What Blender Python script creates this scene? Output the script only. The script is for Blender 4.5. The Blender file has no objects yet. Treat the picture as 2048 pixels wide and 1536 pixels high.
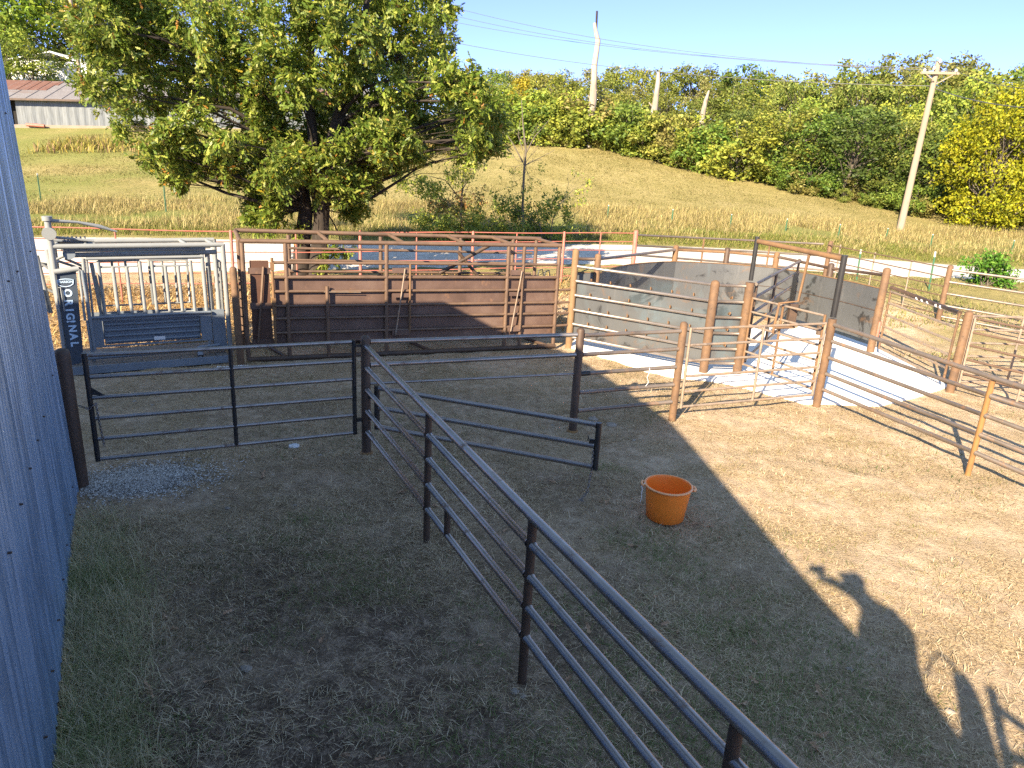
import bpy, math, random
import numpy as np
from mathutils import Vector, Matrix
random.seed(7); RNG = np.random.default_rng(7)
C = bpy.context.scene.collection
SC = bpy.context.scene

# ------------------------------------------------------------------ camera
F_PX, PITCH, ROLL, EYE = 1390.0, math.radians(16.95), math.radians(3.12), 3.6
_f = np.array([0, math.cos(PITCH), -math.sin(PITCH)]); _u0 = np.array([0, math.sin(PITCH), math.cos(PITCH)])
_r0 = np.array([1.0, 0, 0]); _c, _s = math.cos(ROLL), math.sin(ROLL)
CR, CU, CF = _c*_r0+_s*_u0, -_s*_r0+_c*_u0, _f
EYEP = np.array([0, 0, EYE])
cd = bpy.data.cameras.new('camera'); cam = bpy.data.objects.new('camera', cd); C.objects.link(cam)
cd.sensor_width = 36; cd.lens = 36*F_PX/2048; cd.clip_start = 0.05; cd.clip_end = 5000
cam.matrix_world = Matrix(((CR[0], CU[0], -CF[0], 0), (CR[1], CU[1], -CF[1], 0), (CR[2], CU[2], -CF[2], EYE), (0, 0, 0, 1)))
SC.camera = cam

# ------------------------------------------------------------------ light
SUN_EL, SUN_AZ = math.radians(27.0), math.radians(26.5)     # shadows fall 26.5 deg right of +Y
SUN_STRENGTH, SKY_STRENGTH, EXPOSURE = 5.0, 0.115, 1.82
w = bpy.data.worlds.new('World'); SC.world = w; w.use_nodes = True
nt = w.node_tree; nt.nodes.clear()
sky = nt.nodes.new('ShaderNodeTexSky'); sky.sky_type = 'NISHITA'; sky.sun_disc = False
sky.sun_elevation = SUN_EL
sky.sun_rotation = math.atan2(-math.sin(SUN_AZ), -math.cos(SUN_AZ))   # toward the sun, behind the camera and to the left
sky.altitude = 300; sky.air_density = 0.9; sky.dust_density = 0.05; sky.ozone_density = 1.5
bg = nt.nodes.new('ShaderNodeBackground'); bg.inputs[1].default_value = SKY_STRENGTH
wo = nt.nodes.new('ShaderNodeOutputWorld')
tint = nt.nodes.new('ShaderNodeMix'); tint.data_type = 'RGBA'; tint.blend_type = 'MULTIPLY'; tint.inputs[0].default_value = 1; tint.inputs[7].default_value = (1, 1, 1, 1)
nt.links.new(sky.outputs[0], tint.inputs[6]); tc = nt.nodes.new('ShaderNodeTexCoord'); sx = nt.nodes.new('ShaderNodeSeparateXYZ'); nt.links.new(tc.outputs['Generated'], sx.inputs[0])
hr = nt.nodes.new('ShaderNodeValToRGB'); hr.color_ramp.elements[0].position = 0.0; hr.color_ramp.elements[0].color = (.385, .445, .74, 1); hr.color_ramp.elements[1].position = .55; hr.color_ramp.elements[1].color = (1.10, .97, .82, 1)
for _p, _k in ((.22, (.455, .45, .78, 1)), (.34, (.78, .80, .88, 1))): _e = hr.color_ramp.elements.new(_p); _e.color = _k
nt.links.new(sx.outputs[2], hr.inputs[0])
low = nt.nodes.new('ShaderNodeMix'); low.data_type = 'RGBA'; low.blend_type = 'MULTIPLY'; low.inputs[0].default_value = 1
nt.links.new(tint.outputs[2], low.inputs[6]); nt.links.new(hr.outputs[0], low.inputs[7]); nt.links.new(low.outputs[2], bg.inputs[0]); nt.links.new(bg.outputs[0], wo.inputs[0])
sl = bpy.data.lights.new('sun', 'SUN'); sl.energy = SUN_STRENGTH; sl.angle = math.radians(0.5); sl.color = (1.0, 0.84, 0.61)
so = bpy.data.objects.new('sun', sl); C.objects.link(so)
so.rotation_euler = Vector((math.sin(SUN_AZ)*math.cos(SUN_EL), math.cos(SUN_AZ)*math.cos(SUN_EL), -math.sin(SUN_EL))).to_track_quat('-Z', 'Y').to_euler()
SC.view_settings.view_transform = 'Standard'; SC.view_settings.look = 'None'
SC.view_settings.exposure = EXPOSURE; SC.view_settings.gamma = 1.0
SC.render.engine = 'CYCLES'
SC.cycles.use_denoising = False; SC.cycles.sample_clamp_indirect = 4; SC.cycles.max_bounces = 6; SC.cycles.transparent_max_bounces = 6
SC.cycles.diffuse_bounces = 3; SC.cycles.glossy_bounces = 3

# ------------------------------------------------------------------ survey helpers: a sighted pixel -> a point of the place
def ray(px, py): return (px-1024)/F_PX*CR - (py-768)/F_PX*CU + CF
def at_z(px, py, z):
    d = ray(px, py); return EYEP + d*((z-EYE)/d[2])
def at_y(px, py, y):
    d = ray(px, py); return EYEP + d*(y/d[1])
def on_plane(px, py, O, u):
    d = ray(px, py); n = np.array([-u[1], u[0], 0.0]); O3 = np.array([O[0], O[1], 0.0])
    return EYEP + d*(((O3-EYEP)@n)/(d@n))
def V3(*a): return np.array(a, float)
def unit(v): v = np.asarray(v, float); return v/np.linalg.norm(v)

# ------------------------------------------------------------------ terrain
CTRL = dict(NE=[(100,556,20.0),(300,548,21.0),(600,545,22.0),(1000,532,24),(1300,527,25),(1600,540,25.5),(1760,554,25.5),(1902,556,26),(2048,562,26.5)],
 FE=[(100,468,25.0),(300,472,26),(600,477,27.),(1000,487,29),(1290,492,30),(1600,508,30.5),(1700,519,30.5),(1824,526,31),(1921,534,31.5),(2040,540,32)],
 V=[(100,455,27),(500,455,29),(1300,465,33),(1700,475,34),(2040,510,35)],
 F=[(100,400,34),(100,330,44),(100,262,55),(400,262,57),(700,265,60),(500,360,42),(1000,285,64),(1200,292,64),(1350,330,60),(1500,362,56),(1650,395,52),(1830,432,48),(2048,455,46),(1200,390,45),(1600,440,40),(1900,480,38),(1797,470,40)])
_pts = [at_y(*p) for l in CTRL.values() for p in l]
_pts += [V3(x, y, 0) for x in (-16, -10, -4, 2, 8, 14) for y in (-6, 0, 6, 12, 17)]
_pts += [V3(*p) for p in ((-60,90,9),(-25,100,10.5),(10,100,9.5),(40,90,6.5),(70,80,4.5),(0,190,13),(-140,110,9),(150,110,7),(180,280,13),(-200,280,13),(30,24,.2),(45,26,.2),(-40,20,.2),(-60,30,1.5),(70,30,.3),(-30,0,0),(40,0,0),(40,-20,0),(-30,-20,0),(0,-30,0))]
_P = np.array(_pts)
def _U(r2): return np.where(r2 > 1e-9, r2*np.log(r2+1e-12)*0.5, 0)
def _tps(P, lam=0.15):
    n = len(P); X = P[:, :2]/10
    K = _U(((X[:, None]-X[None])**2).sum(-1)) + lam*np.eye(n)
    Q = np.hstack([np.ones((n, 1)), X]); A = np.block([[K, Q], [Q.T, np.zeros((3, 3))]])
    s = np.linalg.solve(A, np.concatenate([P[:, 2], np.zeros(3)])); return X, s
_X, _S = _tps(_P)
def sstep(a, b, v): t = np.clip((v-a)/(b-a), 0, 1); return t*t*(3-2*t)
def terr(x, y):
    x = np.asarray(x, float); y = np.asarray(y, float); sh = np.broadcast(x, y).shape
    q = np.stack([np.broadcast_to(x, sh).ravel(), np.broadcast_to(y, sh).ravel()], -1)
    out = np.empty(len(q))
    for i in range(0, len(q), 40000):
        qq = q[i:i+40000]/10
        out[i:i+40000] = _U(((qq[:, None]-_X[None])**2).sum(-1))@_S[:-3] + _S[-3] + qq@_S[-2:]
    d = np.hypot(q[:, 0], q[:, 1]-20)
    k = sstep(140, 260, d); out = np.clip(out, -0.4, 15)*(1-k) + 12*k
    out = out*sstep(16.5, 22, q[:, 1] + 0.12*np.abs(q[:, 0]*0))
    return out.reshape(sh)
def tz(x, y): return float(terr(x, y))
def hit(px, py):
    d = ray(px, py); t = 3.0; prev = t
    while t < 400:
        p = EYEP+d*t
        if p[2] < tz(p[0], p[1]):
            a, b = prev, t
            for _ in range(25):
                m = (a+b)/2; p = EYEP+d*m
                if p[2] < tz(p[0], p[1]): b = m
                else: a = m
            return EYEP+d*b
        prev = t; t *= 1.03
    return EYEP+d*300
# cheap value noise
_perm = RNG.random((256, 256))
def vnoise(x, y):
    xi = np.floor(x).astype(int); yi = np.floor(y).astype(int); fx = x-xi; fy = y-yi
    fx = fx*fx*(3-2*fx); fy = fy*fy*(3-2*fy)
    g = lambda a, b: _perm[a % 256, b % 256]
    return (g(xi, yi)*(1-fx)+g(xi+1, yi)*fx)*(1-fy) + (g(xi, yi+1)*(1-fx)+g(xi+1, yi+1)*fx)*fy
def fbm(x, y, o=4):
    s = 0; a = .5; t = 0
    for _ in range(o): s = s+a*vnoise(x, y); t += a; x = x*2.03+17.1; y = y*2.03+5.3; a *= .5
    return s/t

# ------------------------------------------------------------------ materials
def mat(name):
    m = bpy.data.materials.new(name); m.use_nodes = True; n = m.node_tree; n.nodes.clear()
    o = n.nodes.new('ShaderNodeOutputMaterial'); b = n.nodes.new('ShaderNodeBsdfPrincipled')
    n.links.new(b.outputs[0], o.inputs[0]); return m, n, b
def N(n, t, **k):
    x = n.nodes.new(t)
    for a, v in k.items(): setattr(x, a, v)
    return x
def noise(n, vec, scale, detail=4, rough=.6, dist=0.0):
    x = N(n, 'ShaderNodeTexNoise'); x.inputs['Scale'].default_value = scale; x.inputs['Detail'].default_value = detail
    x.inputs['Roughness'].default_value = rough; x.inputs['Distortion'].default_value = dist
    n.links.new(vec, x.inputs['Vector']); return x.outputs['Fac']
def ramp(n, fac, stops, interp='LINEAR'):
    r = N(n, 'ShaderNodeValToRGB'); r.color_ramp.interpolation = interp; e = r.color_ramp.elements
    while len(e) < len(stops): e.new(.5)
    for i, (p, c) in enumerate(stops):
        e[i].position = p; e[i].color = (*(c if not np.isscalar(c) else (c, c, c)), 1)
    n.links.new(fac, r.inputs[0]); return r.outputs[0]
def mix(n, fac, a, b, mode='MIX'):
    x = N(n, 'ShaderNodeMix', data_type='RGBA', blend_type=mode)
    for s, v in ((0, fac), (6, a), (7, b)):
        if hasattr(v, 'is_output'): n.links.new(v, x.inputs[s])
        else: x.inputs[s].default_value = v if np.isscalar(v) else (*v, 1)
    return x.outputs[2]
def texco(n, scale=(1, 1, 1), kind='Object'):
    t = N(n, 'ShaderNodeTexCoord'); mp = N(n, 'ShaderNodeMapping'); mp.inputs['Scale'].default_value = scale
    n.links.new(t.outputs[kind], mp.inputs[0]); return mp.outputs[0]
def setv(n, b, key, v):
    if hasattr(v, 'is_output'): n.links.new(v, b.inputs[key])
    else: b.inputs[key].default_value = v if np.isscalar(v) else (*v, 1)
def bump(n, b, h, strength=.3, dist=.01):
    x = N(n, 'ShaderNodeBump'); x.inputs['Strength'].default_value = strength; x.inputs['Distance'].default_value = dist
    n.links.new(h, x.inputs['Height']); n.links.new(x.outputs[0], b.inputs['Normal'])
def metalish(name, base, spots, rough=.5, metal=0.0, scale=3, amt=(.5, .7), bstr=.15, stretch=(1, 1, 1), rvar=.15):
    """base: list of (pos, colour) over broad noise; spots: colour over a second noise between amt thresholds."""
    m, n, b = mat(name); v = texco(n, stretch)
    c = ramp(n, noise(n, v, scale, 6, .65), base)
    if spots is not None:
        f = ramp(n, noise(n, v, scale*3.7, 8, .7, .3), [(amt[0], 0.0), (amt[1], 1.0)])
        c = mix(n, f, c, spots)
        setv(n, b, 'Roughness', ramp(n, f, [(0, rough), (1, min(.95, rough+.35))]))
        if metal: setv(n, b, 'Metallic', ramp(n, f, [(0, metal), (1, metal*.2)]))
    else:
        setv(n, b, 'Roughness', ramp(n, noise(n, v, scale*6, 4), [(.3, max(.05, rough-rvar)), (.7, rough+rvar)])); setv(n, b, 'Metallic', metal)
    setv(n, b, 'Base Color', c); bump(n, b, noise(n, v, scale*14, 5), bstr, .004)
    return m
MAT = {}
MAT['pipe'] = metalish('mill_steel_pipe', [(.3, (.22, .20, .19)), (.55, (.32, .29, .27)), (.75, (.24, .19, .155))], (.13, .065, .03), .32, .8, 1.6, (.56, .72), .1)
MAT['pipe_sun'] = metalish('sunlit_steel_pipe', [(.3, (.13, .105, .085)), (.55, (.20, .165, .14)), (.75, (.17, .115, .08))], (.20, .10, .045), .42, .45, 1.6, (.55, .72), .1)  # sunlit brown tone of the pipe put into the base colour, plus rust
MAT['pipe_bright'] = metalish('bright_steel_pipe', [(.3, (.20, .17, .145)), (.6, (.27, .235, .21)), (.8, (.19, .135, .10))], (.24, .14, .07), .36, .6, 2, (.6, .75), .08)
MAT['rust'] = metalish('rusty_pipe', [(.3, (.085, .05, .03)), (.5, (.135, .076, .04)), (.72, (.185, .105, .05))], (.07, .045, .03), .75, 0, 4, (.55, .7), .25)
MAT['rust_dark'] = metalish('dark_rusty_pipe', [(.3, (.045, .03, .022)), (.6, (.085, .052, .034)), (.8, (.13, .07, .036))], (.16, .085, .04), .6, .1, 4, (.6, .75), .2)
MAT['rust_orange'] = metalish('orange_rust', [(.3, (.17, .085, .03)), (.6, (.25, .13, .042)), (.8, (.20, .105, .04))], (.12, .065, .03), .85, 0, 5, (.6, .75), .25)
MAT['rust_mid'] = metalish('brown_orange_rust', [(.3, (.12, .065, .034)), (.6, (.18, .10, .045)), (.8, (.14, .08, .04))], (.12, .07, .04), .8, 0, 5, (.6, .75), .25)
MAT['rust_tan'] = metalish('tan_rust', [(.3, (.15, .088, .042)), (.6, (.21, .128, .062)), (.8, (.17, .098, .048))], (.10, .06, .032), .8, 0, 5, (.6, .75), .25)
MAT['gate_worn'] = metalish('worn_gate_pipe', [(.3, (.15, .11, .085)), (.5, (.28, .22, .17)), (.7, (.30, .18, .09))], (.40, .34, .27), .6, .25, 5, (.6, .7), .2)
MAT['alley_pipe'] = metalish('brown_pipe', [(.3, (.10, .062, .042)), (.55, (.15, .095, .064)), (.8, (.19, .115, .066))], (.20, .11, .05), .5, .2, 3, (.6, .75), .15)
MAT['alley_sheet'] = metalish('brown_sheet_steel', [(.3, (.09, .056, .043)), (.5, (.135, .085, .066)), (.72, (.19, .128, .10))], (.19, .10, .055), .45, .25, 1.3, (.58, .74), .06, (1, 1, 1))
MAT['door_sheet'] = metalish('dark_brown_sheet', [(.3, (.07, .032, .02)), (.7, (.10, .05, .032))], (.13, .06, .03), .55, .1, 2, (.6, .8), .06)
MAT['black_pipe'] = metalish('black_pipe', [(.3, (.028, .028, .03)), (.7, (.05, .048, .046))], (.12, .08, .05), .4, .4, 3, (.66, .76), .1)
MAT['grey_paint'] = metalish('grey_enamel', [(.3, (.21, .222, .225)), (.7, (.265, .273, .272))], (.2, .185, .165), .38, 0, 2, (.62, .8), .05)
MAT['shaded_grey'] = metalish('shaded_grey_enamel', [(.3, (.15, .175, .21)), (.7, (.20, .23, .265))], (.16, .165, .17), .4, 0, 2, (.62, .8), .05)  # the same grey enamel with its bluish shade put into the colour
MAT['navy'] = metalish('navy_enamel', [(.3, (.045, .06, .085)), (.7, (.06, .075, .10))], None, .45, 0, 3)
MAT['floor_plate'] = metalish('dirty_floor_plate', [(.3, (.16, .15, .14)), (.7, (.24, .22, .2))], (.13, .09, .06), .6, .2, 6, (.45, .7), .2)
MAT['letter'] = metalish('pale_lettering', [(.3, (.46, .62, .80)), (.7, (.56, .70, .86))], None, .5, 0, 3)
MAT['white_sticker'] = metalish('white_sticker', [(.3, (.7, .7, .7)), (.7, (.8, .8, .8))], None, .5, 0, 3)
MAT['red_paint'] = metalish('faded_red_paint', [(.3, (.36, .10, .075)), (.7, (.45, .16, .12))], (.24, .11, .06), .6, 0, 4, (.5, .7), .15)
MAT['green_post'] = metalish('green_post_paint', [(.3, (.03, .10, .05)), (.7, (.05, .14, .07))], (.12, .07, .04), .6, 0, 4, (.6, .8), .1)
MAT['white_paint'] = metalish('white_paint', [(.3, (.75, .75, .73)), (.7, (.82, .82, .8))], None, .5, 0, 4)
MAT['post_tip'] = metalish('white_post_tip', [(.3, (.42, .42, .4)), (.7, (.5, .5, .48))], None, .6, 0, 4)
MAT['wood_pole'] = metalish('weathered_pole_wood', [(.3, (.24, .19, .135)), (.7, (.31, .25, .185))], (.17, .125, .085), .85, 0, 3, (.55, .75), .3, (1, 1, .08))
MAT['dead_wood'] = metalish('bleached_dead_wood', [(.3, (.22, .18, .14)), (.55, (.36, .31, .26)), (.8, (.28, .20, .14))], (.15, .10, .065), .9, 0, 1.2, (.52, .7), .5, (1, 1, .25))
MAT['bark'] = metalish('dark_bark', [(.3, (.015, .011, .009)), (.55, (.035, .026, .02)), (.8, (.06, .048, .038))], (.085, .075, .06), .95, 0, 4, (.6, .72), .9, (1, 1, .3))
MAT['bark_mid'] = metalish('grey_brown_bark', [(.3, (.08, .066, .05)), (.7, (.15, .125, .098))], (.25, .22, .19), .95, 0, 3, (.6, .75), .8, (1, 1, .25))
MAT['orange_plastic'] = metalish('orange_plastic', [(.3, (.95, .22, .022)), (.7, (.97, .25, .028))], (.88, .22, .04), .42, 0, 3, (.6, .8), .03)
MAT['orange_rim'] = metalish('pale_orange_rim', [(.3, (.80, .36, .14)), (.7, (.85, .42, .2))], None, .4, 0, 5)
MAT['twine'] = metalish('white_twine', [(.3, (.62, .60, .55)), (.7, (.75, .72, .68))], None, .9, 0, 8)
MAT['chain'] = metalish('steel_chain', [(.3, (.14, .13, .13)), (.7, (.30, .28, .27))], (.2, .1, .05), .4, .8, 9, (.6, .7), .1)
MAT['insulator'] = metalish('glazed_insulator', [(.3, (.5, .5, .5)), (.7, (.6, .6, .6))], None, .2, 0, 9)
MAT['wire'] = metalish('wire', [(.3, (.10, .10, .10)), (.7, (.15, .15, .15))], None, .5, .5, 9)
MAT['skin'] = metalish('skin', [(.3, (.50, .32, .24)), (.7, (.56, .37, .28))], None, .5, 0, 9)
MAT['shirt'] = metalish('denim_shirt', [(.3, (.10, .13, .20)), (.7, (.13, .16, .24))], None, .9, 0, 9)
MAT['cap'] = metalish('tan_cap', [(.3, (.26, .22, .15)), (.7, (.3, .25, .18))], None, .9, 0, 9)
MAT['stone'] = metalish('field_stone', [(.3, (.22, .18, .14)), (.7, (.36, .31, .25))], (.42, .38, .32), .9, 0, 9, (.55, .7), .4)
MAT['lid'] = metalish('white_plastic_lid', [(.3, (.62, .66, .72)), (.7, (.72, .75, .8))], None, .35, 0, 9)
MAT['dry_leaf'] = metalish('dry_oak_leaf', [(.3, (.25, .13, .065)), (.5, (.38, .24, .14)), (.7, (.48, .36, .25))], None, .8, 0, 9)
def _sheetmat():
    m, n, b = mat('mill_scale_sheet'); v = texco(n); vs = texco(n, (1, 1, .18))
    a = noise(n, v, .9, 7, .62, 1.2); p = ramp(n, a, [(.40, 0.0), (.44, 1.0)])
    c = mix(n, p, (.030, .030, .031), (.080, .083, .086))
    c = mix(n, ramp(n, noise(n, v, .55, 6, .6, .8), [(.54, 0.0), (.66, .6)]), c, (.10, .14, .16))
    c = mix(n, ramp(n, noise(n, vs, 7, 5, .7), [(.55, 0.0), (.8, .45)]), c, (.16, .155, .15))
    c = mix(n, ramp(n, noise(n, v, 1.7, 7, .7, .6), [(.56, 0.0), (.72, .85)]), c, (.15, .085, .045))
    setv(n, b, 'Base Color', c); setv(n, b, 'Metallic', .15); setv(n, b, 'Roughness', ramp(n, a, [(.35, .36), (.6, .55)]))
    bump(n, b, noise(n, v, 2.2, 3), .12, .03); return m
MAT['tub_sheet'] = _sheetmat()
def _corrmat(name, base, streak, metal, rough, spot=None, sscale=4):
    m, n, b = mat(name); v = texco(n); vs = texco(n, (1, 1, .06))
    c = mix(n, ramp(n, noise(n, vs, 3, 6, .6), [(.3, 0.0), (.7, 1.0)]), base, streak); c = mix(n, ramp(n, noise(n, vs, 16, 3, .6), [(.42, .0), (.58, .55)]), c, tuple(x*.45 for x in base))  # weathering streaks, darkened to give the look of shaded ribs
    c = mix(n, ramp(n, noise(n, v, 30, 2, .9), [(.70, 0.0), (.74, .55)]), c, tuple(x*.35 for x in base))
    if spot: c = mix(n, ramp(n, noise(n, v, sscale, 6, .7), [(.58, 0.0), (.66, 1.0)]), c, spot)
    setv(n, b, 'Base Color', c); setv(n, b, 'Metallic', metal); setv(n, b, 'Roughness', rough)
    bump(n, b, noise(n, v, 20, 4), .08, .004); return m
MAT['barn_metal'] = _corrmat('galvanised_barn_metal', (.28, .43, .63), (.40, .54, .74), .6, .38)
MAT['shed_metal'] = _corrmat('old_tin_wall', (.118, .132, .142), (.155, .17, .18), .2, .5)
MAT['shed_roof'] = _corrmat('old_tin_roof', (.22, .20, .20), (.27, .25, .25), .1, .55, (.19, .155, .145), .5)
MAT['rust_roof'] = _corrmat('rusted_tin_roof', (.16, .075, .055), (.20, .10, .075), .05, .75, (.22, .16, .14), 1.2)
MAT['foundation'] = metalish('foundation', [(.3, (.24, .18, .135)), (.7, (.29, .23, .18))], (.2, .15, .11), .9, 0, 1, (.55, .7), .3)
MAT['dark_inside'] = metalish('interior_shade', [(.3, (.012, .011, .01)), (.7, (.02, .018, .016))], None, .95, 0, 2)
def attr_mat(name, translucent=0.35, rough=.55, hue=False, spec=.3):
    m = bpy.data.materials.new(name); m.use_nodes = True; n = m.node_tree; n.nodes.clear()
    o = N(n, 'ShaderNodeOutputMaterial'); b = N(n, 'ShaderNodeBsdfPrincipled'); a = N(n, 'ShaderNodeAttribute'); a.attribute_name = 'Col'
    col = a.outputs['Color']
    if hue:
        oi = N(n, 'ShaderNodeObjectInfo'); h = N(n, 'ShaderNodeHueSaturation')
        mr = N(n, 'ShaderNodeMapRange'); mr.inputs[3].default_value = .492; mr.inputs[4].default_value = .525
        n.links.new(oi.outputs['Random'], mr.inputs[0]); n.links.new(mr.outputs[0], h.inputs['Hue'])
        mv = N(n, 'ShaderNodeMapRange'); mv.inputs[3].default_value = 1.2; mv.inputs[4].default_value = .8
        mm = N(n, 'ShaderNodeMath', operation='FRACT'); m2 = N(n, 'ShaderNodeMath', operation='MULTIPLY'); m2.inputs[1].default_value = 7.13
        n.links.new(oi.outputs['Random'], m2.inputs[0]); n.links.new(m2.outputs[0], mm.inputs[0]); n.links.new(mm.outputs[0], mv.inputs[0]); n.links.new(mv.outputs[0], h.inputs['Value'])
        n.links.new(col, h.inputs['Color']); col = h.outputs[0]
    n.links.new(col, b.inputs['Base Color']); b.inputs['Roughness'].default_value = rough; b.inputs['Specular IOR Level'].default_value = spec
    if translucent:
        t = N(n, 'ShaderNodeBsdfTranslucent'); x = N(n, 'ShaderNodeMixShader'); x.inputs[0].default_value = translucent
        n.links.new(col, t.inputs[0]); n.links.new(b.outputs[0], x.inputs[1]); n.links.new(t.outputs[0], x.inputs[2]); n.links.new(x.outputs[0], o.inputs[0])
    else: n.links.new(b.outputs[0], o.inputs[0])
    return m
MAT['leaf'] = attr_mat('oak_leaf', .38, .45, spec=.3)
MAT['plain_leaf'] = attr_mat('plain_leaf', .35, .55)
MAT['woods_leaf'] = attr_mat('woods_leaf', .35, .55, hue=True)
MAT['grass'] = attr_mat('grass_blade', .3, .7, spec=.15)
def _ground():
    m, n, b = mat('ground_soil'); v = texco(n, kind='Object')
    a = N(n, 'ShaderNodeAttribute'); a.attribute_name = 'Mask'
    sp = N(n, 'ShaderNodeSeparateColor'); n.links.new(a.outputs['Color'], sp.inputs[0])
    n1 = noise(n, v, 1.1, 8, .65); n2 = noise(n, v, 6, 8, .7); n3 = noise(n, v, 45, 4, .7)
    dirt = ramp(n, n2, [(.3, (.36, .25, .165)), (.5, (.54, .41, .275)), (.7, (.66, .52, .365))])
    thatch = ramp(n, n3, [(.36, (.17, .115, .07)), (.5, (.42, .31, .18)), (.62, (.62, .48, .30))])
    yard = mix(n, ramp(n, n1, [(.42, 0.0), (.58, 1.0)]), dirt, thatch)
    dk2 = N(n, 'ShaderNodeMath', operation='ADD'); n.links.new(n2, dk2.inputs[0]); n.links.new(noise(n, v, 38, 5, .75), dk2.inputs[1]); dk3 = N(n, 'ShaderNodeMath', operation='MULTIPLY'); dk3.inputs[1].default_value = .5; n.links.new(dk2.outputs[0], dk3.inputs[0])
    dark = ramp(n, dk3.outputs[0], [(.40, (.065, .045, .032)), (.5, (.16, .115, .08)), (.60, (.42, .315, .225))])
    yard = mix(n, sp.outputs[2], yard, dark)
    gv = N(n, 'ShaderNodeMath', operation='ADD'); n.links.new(a.outputs['Alpha'], gv.inputs[0]); gm = N(n, 'ShaderNodeMath', operation='MULTIPLY'); gm.inputs[1].default_value = .8; n.links.new(noise(n, v, 14, 6, .75), gm.inputs[0]); n.links.new(gm.outputs[0], gv.inputs[1])
    yard = mix(n, ramp(n, gv.outputs[0], [(.80, 0.0), (.95, 1.0)]), yard, ramp(n, n3, [(.35, (.25, .23, .21)), (.6, (.52, .49, .46))]))
    fld = ramp(n, noise(n, v, .35, 8, .7), [(.3, (.24, .20, .075)), (.5, (.33, .27, .11)), (.7, (.40, .32, .15))])
    fld = mix(n, ramp(n, noise(n, v, 5, 6, .7), [(.35, .75), (.6, 0.0)]), fld, (.16, .145, .05))
    fld = mix(n, sp.outputs[1], fld, (.17, .19, .05))
    c = mix(n, sp.outputs[0], yard, fld)
    setv(n, b, 'Base Color', c); setv(n, b, 'Roughness', .95); setv(n, b, 'Specular IOR Level', .1)
    h = N(n, 'ShaderNodeMath', operation='ADD'); n.links.new(n2, h.inputs[0]); n.links.new(n3, h.inputs[1])
    bump(n, b, h.outputs[0], .9, .04); return m
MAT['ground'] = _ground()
def _gravel(name, c0, c1, scale, bs=.5):
    m, n, b = mat(name); v = texco(n)
    x = N(n, 'ShaderNodeTexVoronoi'); x.inputs['Scale'].default_value = scale; n.links.new(v, x.inputs['Vector'])
    c = ramp(n, noise(n, v, .6, 6, .6), [(.3, c0), (.7, c1)])
    s = N(n, 'ShaderNodeSeparateColor'); n.links.new(x.outputs['Color'], s.inputs[0])
    c = mix(n, ramp(n, s.outputs[0], [(0, .55), (.8, 0.0)]), c, tuple(k*.45 for k in c0))
    setv(n, b, 'Base Color', c); setv(n, b, 'Roughness', .9); bump(n, b, x.outputs['Distance'], bs, .02); return m
MAT['road'] = _gravel('white_gravel_road', (.58, .52, .44), (.70, .64, .56), 14, .35)
MAT['gravel'] = _gravel('pale_gravel', (.34, .32, .30), (.46, .44, .42), 45, .8)
def _conc():
    m, n, b = mat('pale_concrete'); v = texco(n)
    c = ramp(n, noise(n, v, 1.5, 8, .6), [(.3, (.86, .82, .76)), (.7, (.93, .90, .84))])
    c = mix(n, ramp(n, noise(n, v, 4, 8, .7), [(.62, 0.0), (.75, .35)]), c, (.5, .42, .33))
    setv(n, b, 'Base Color', c); setv(n, b, 'Roughness', .85); bump(n, b, noise(n, v, 60, 4), .15, .004); return m
MAT['concrete'] = _conc()

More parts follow.
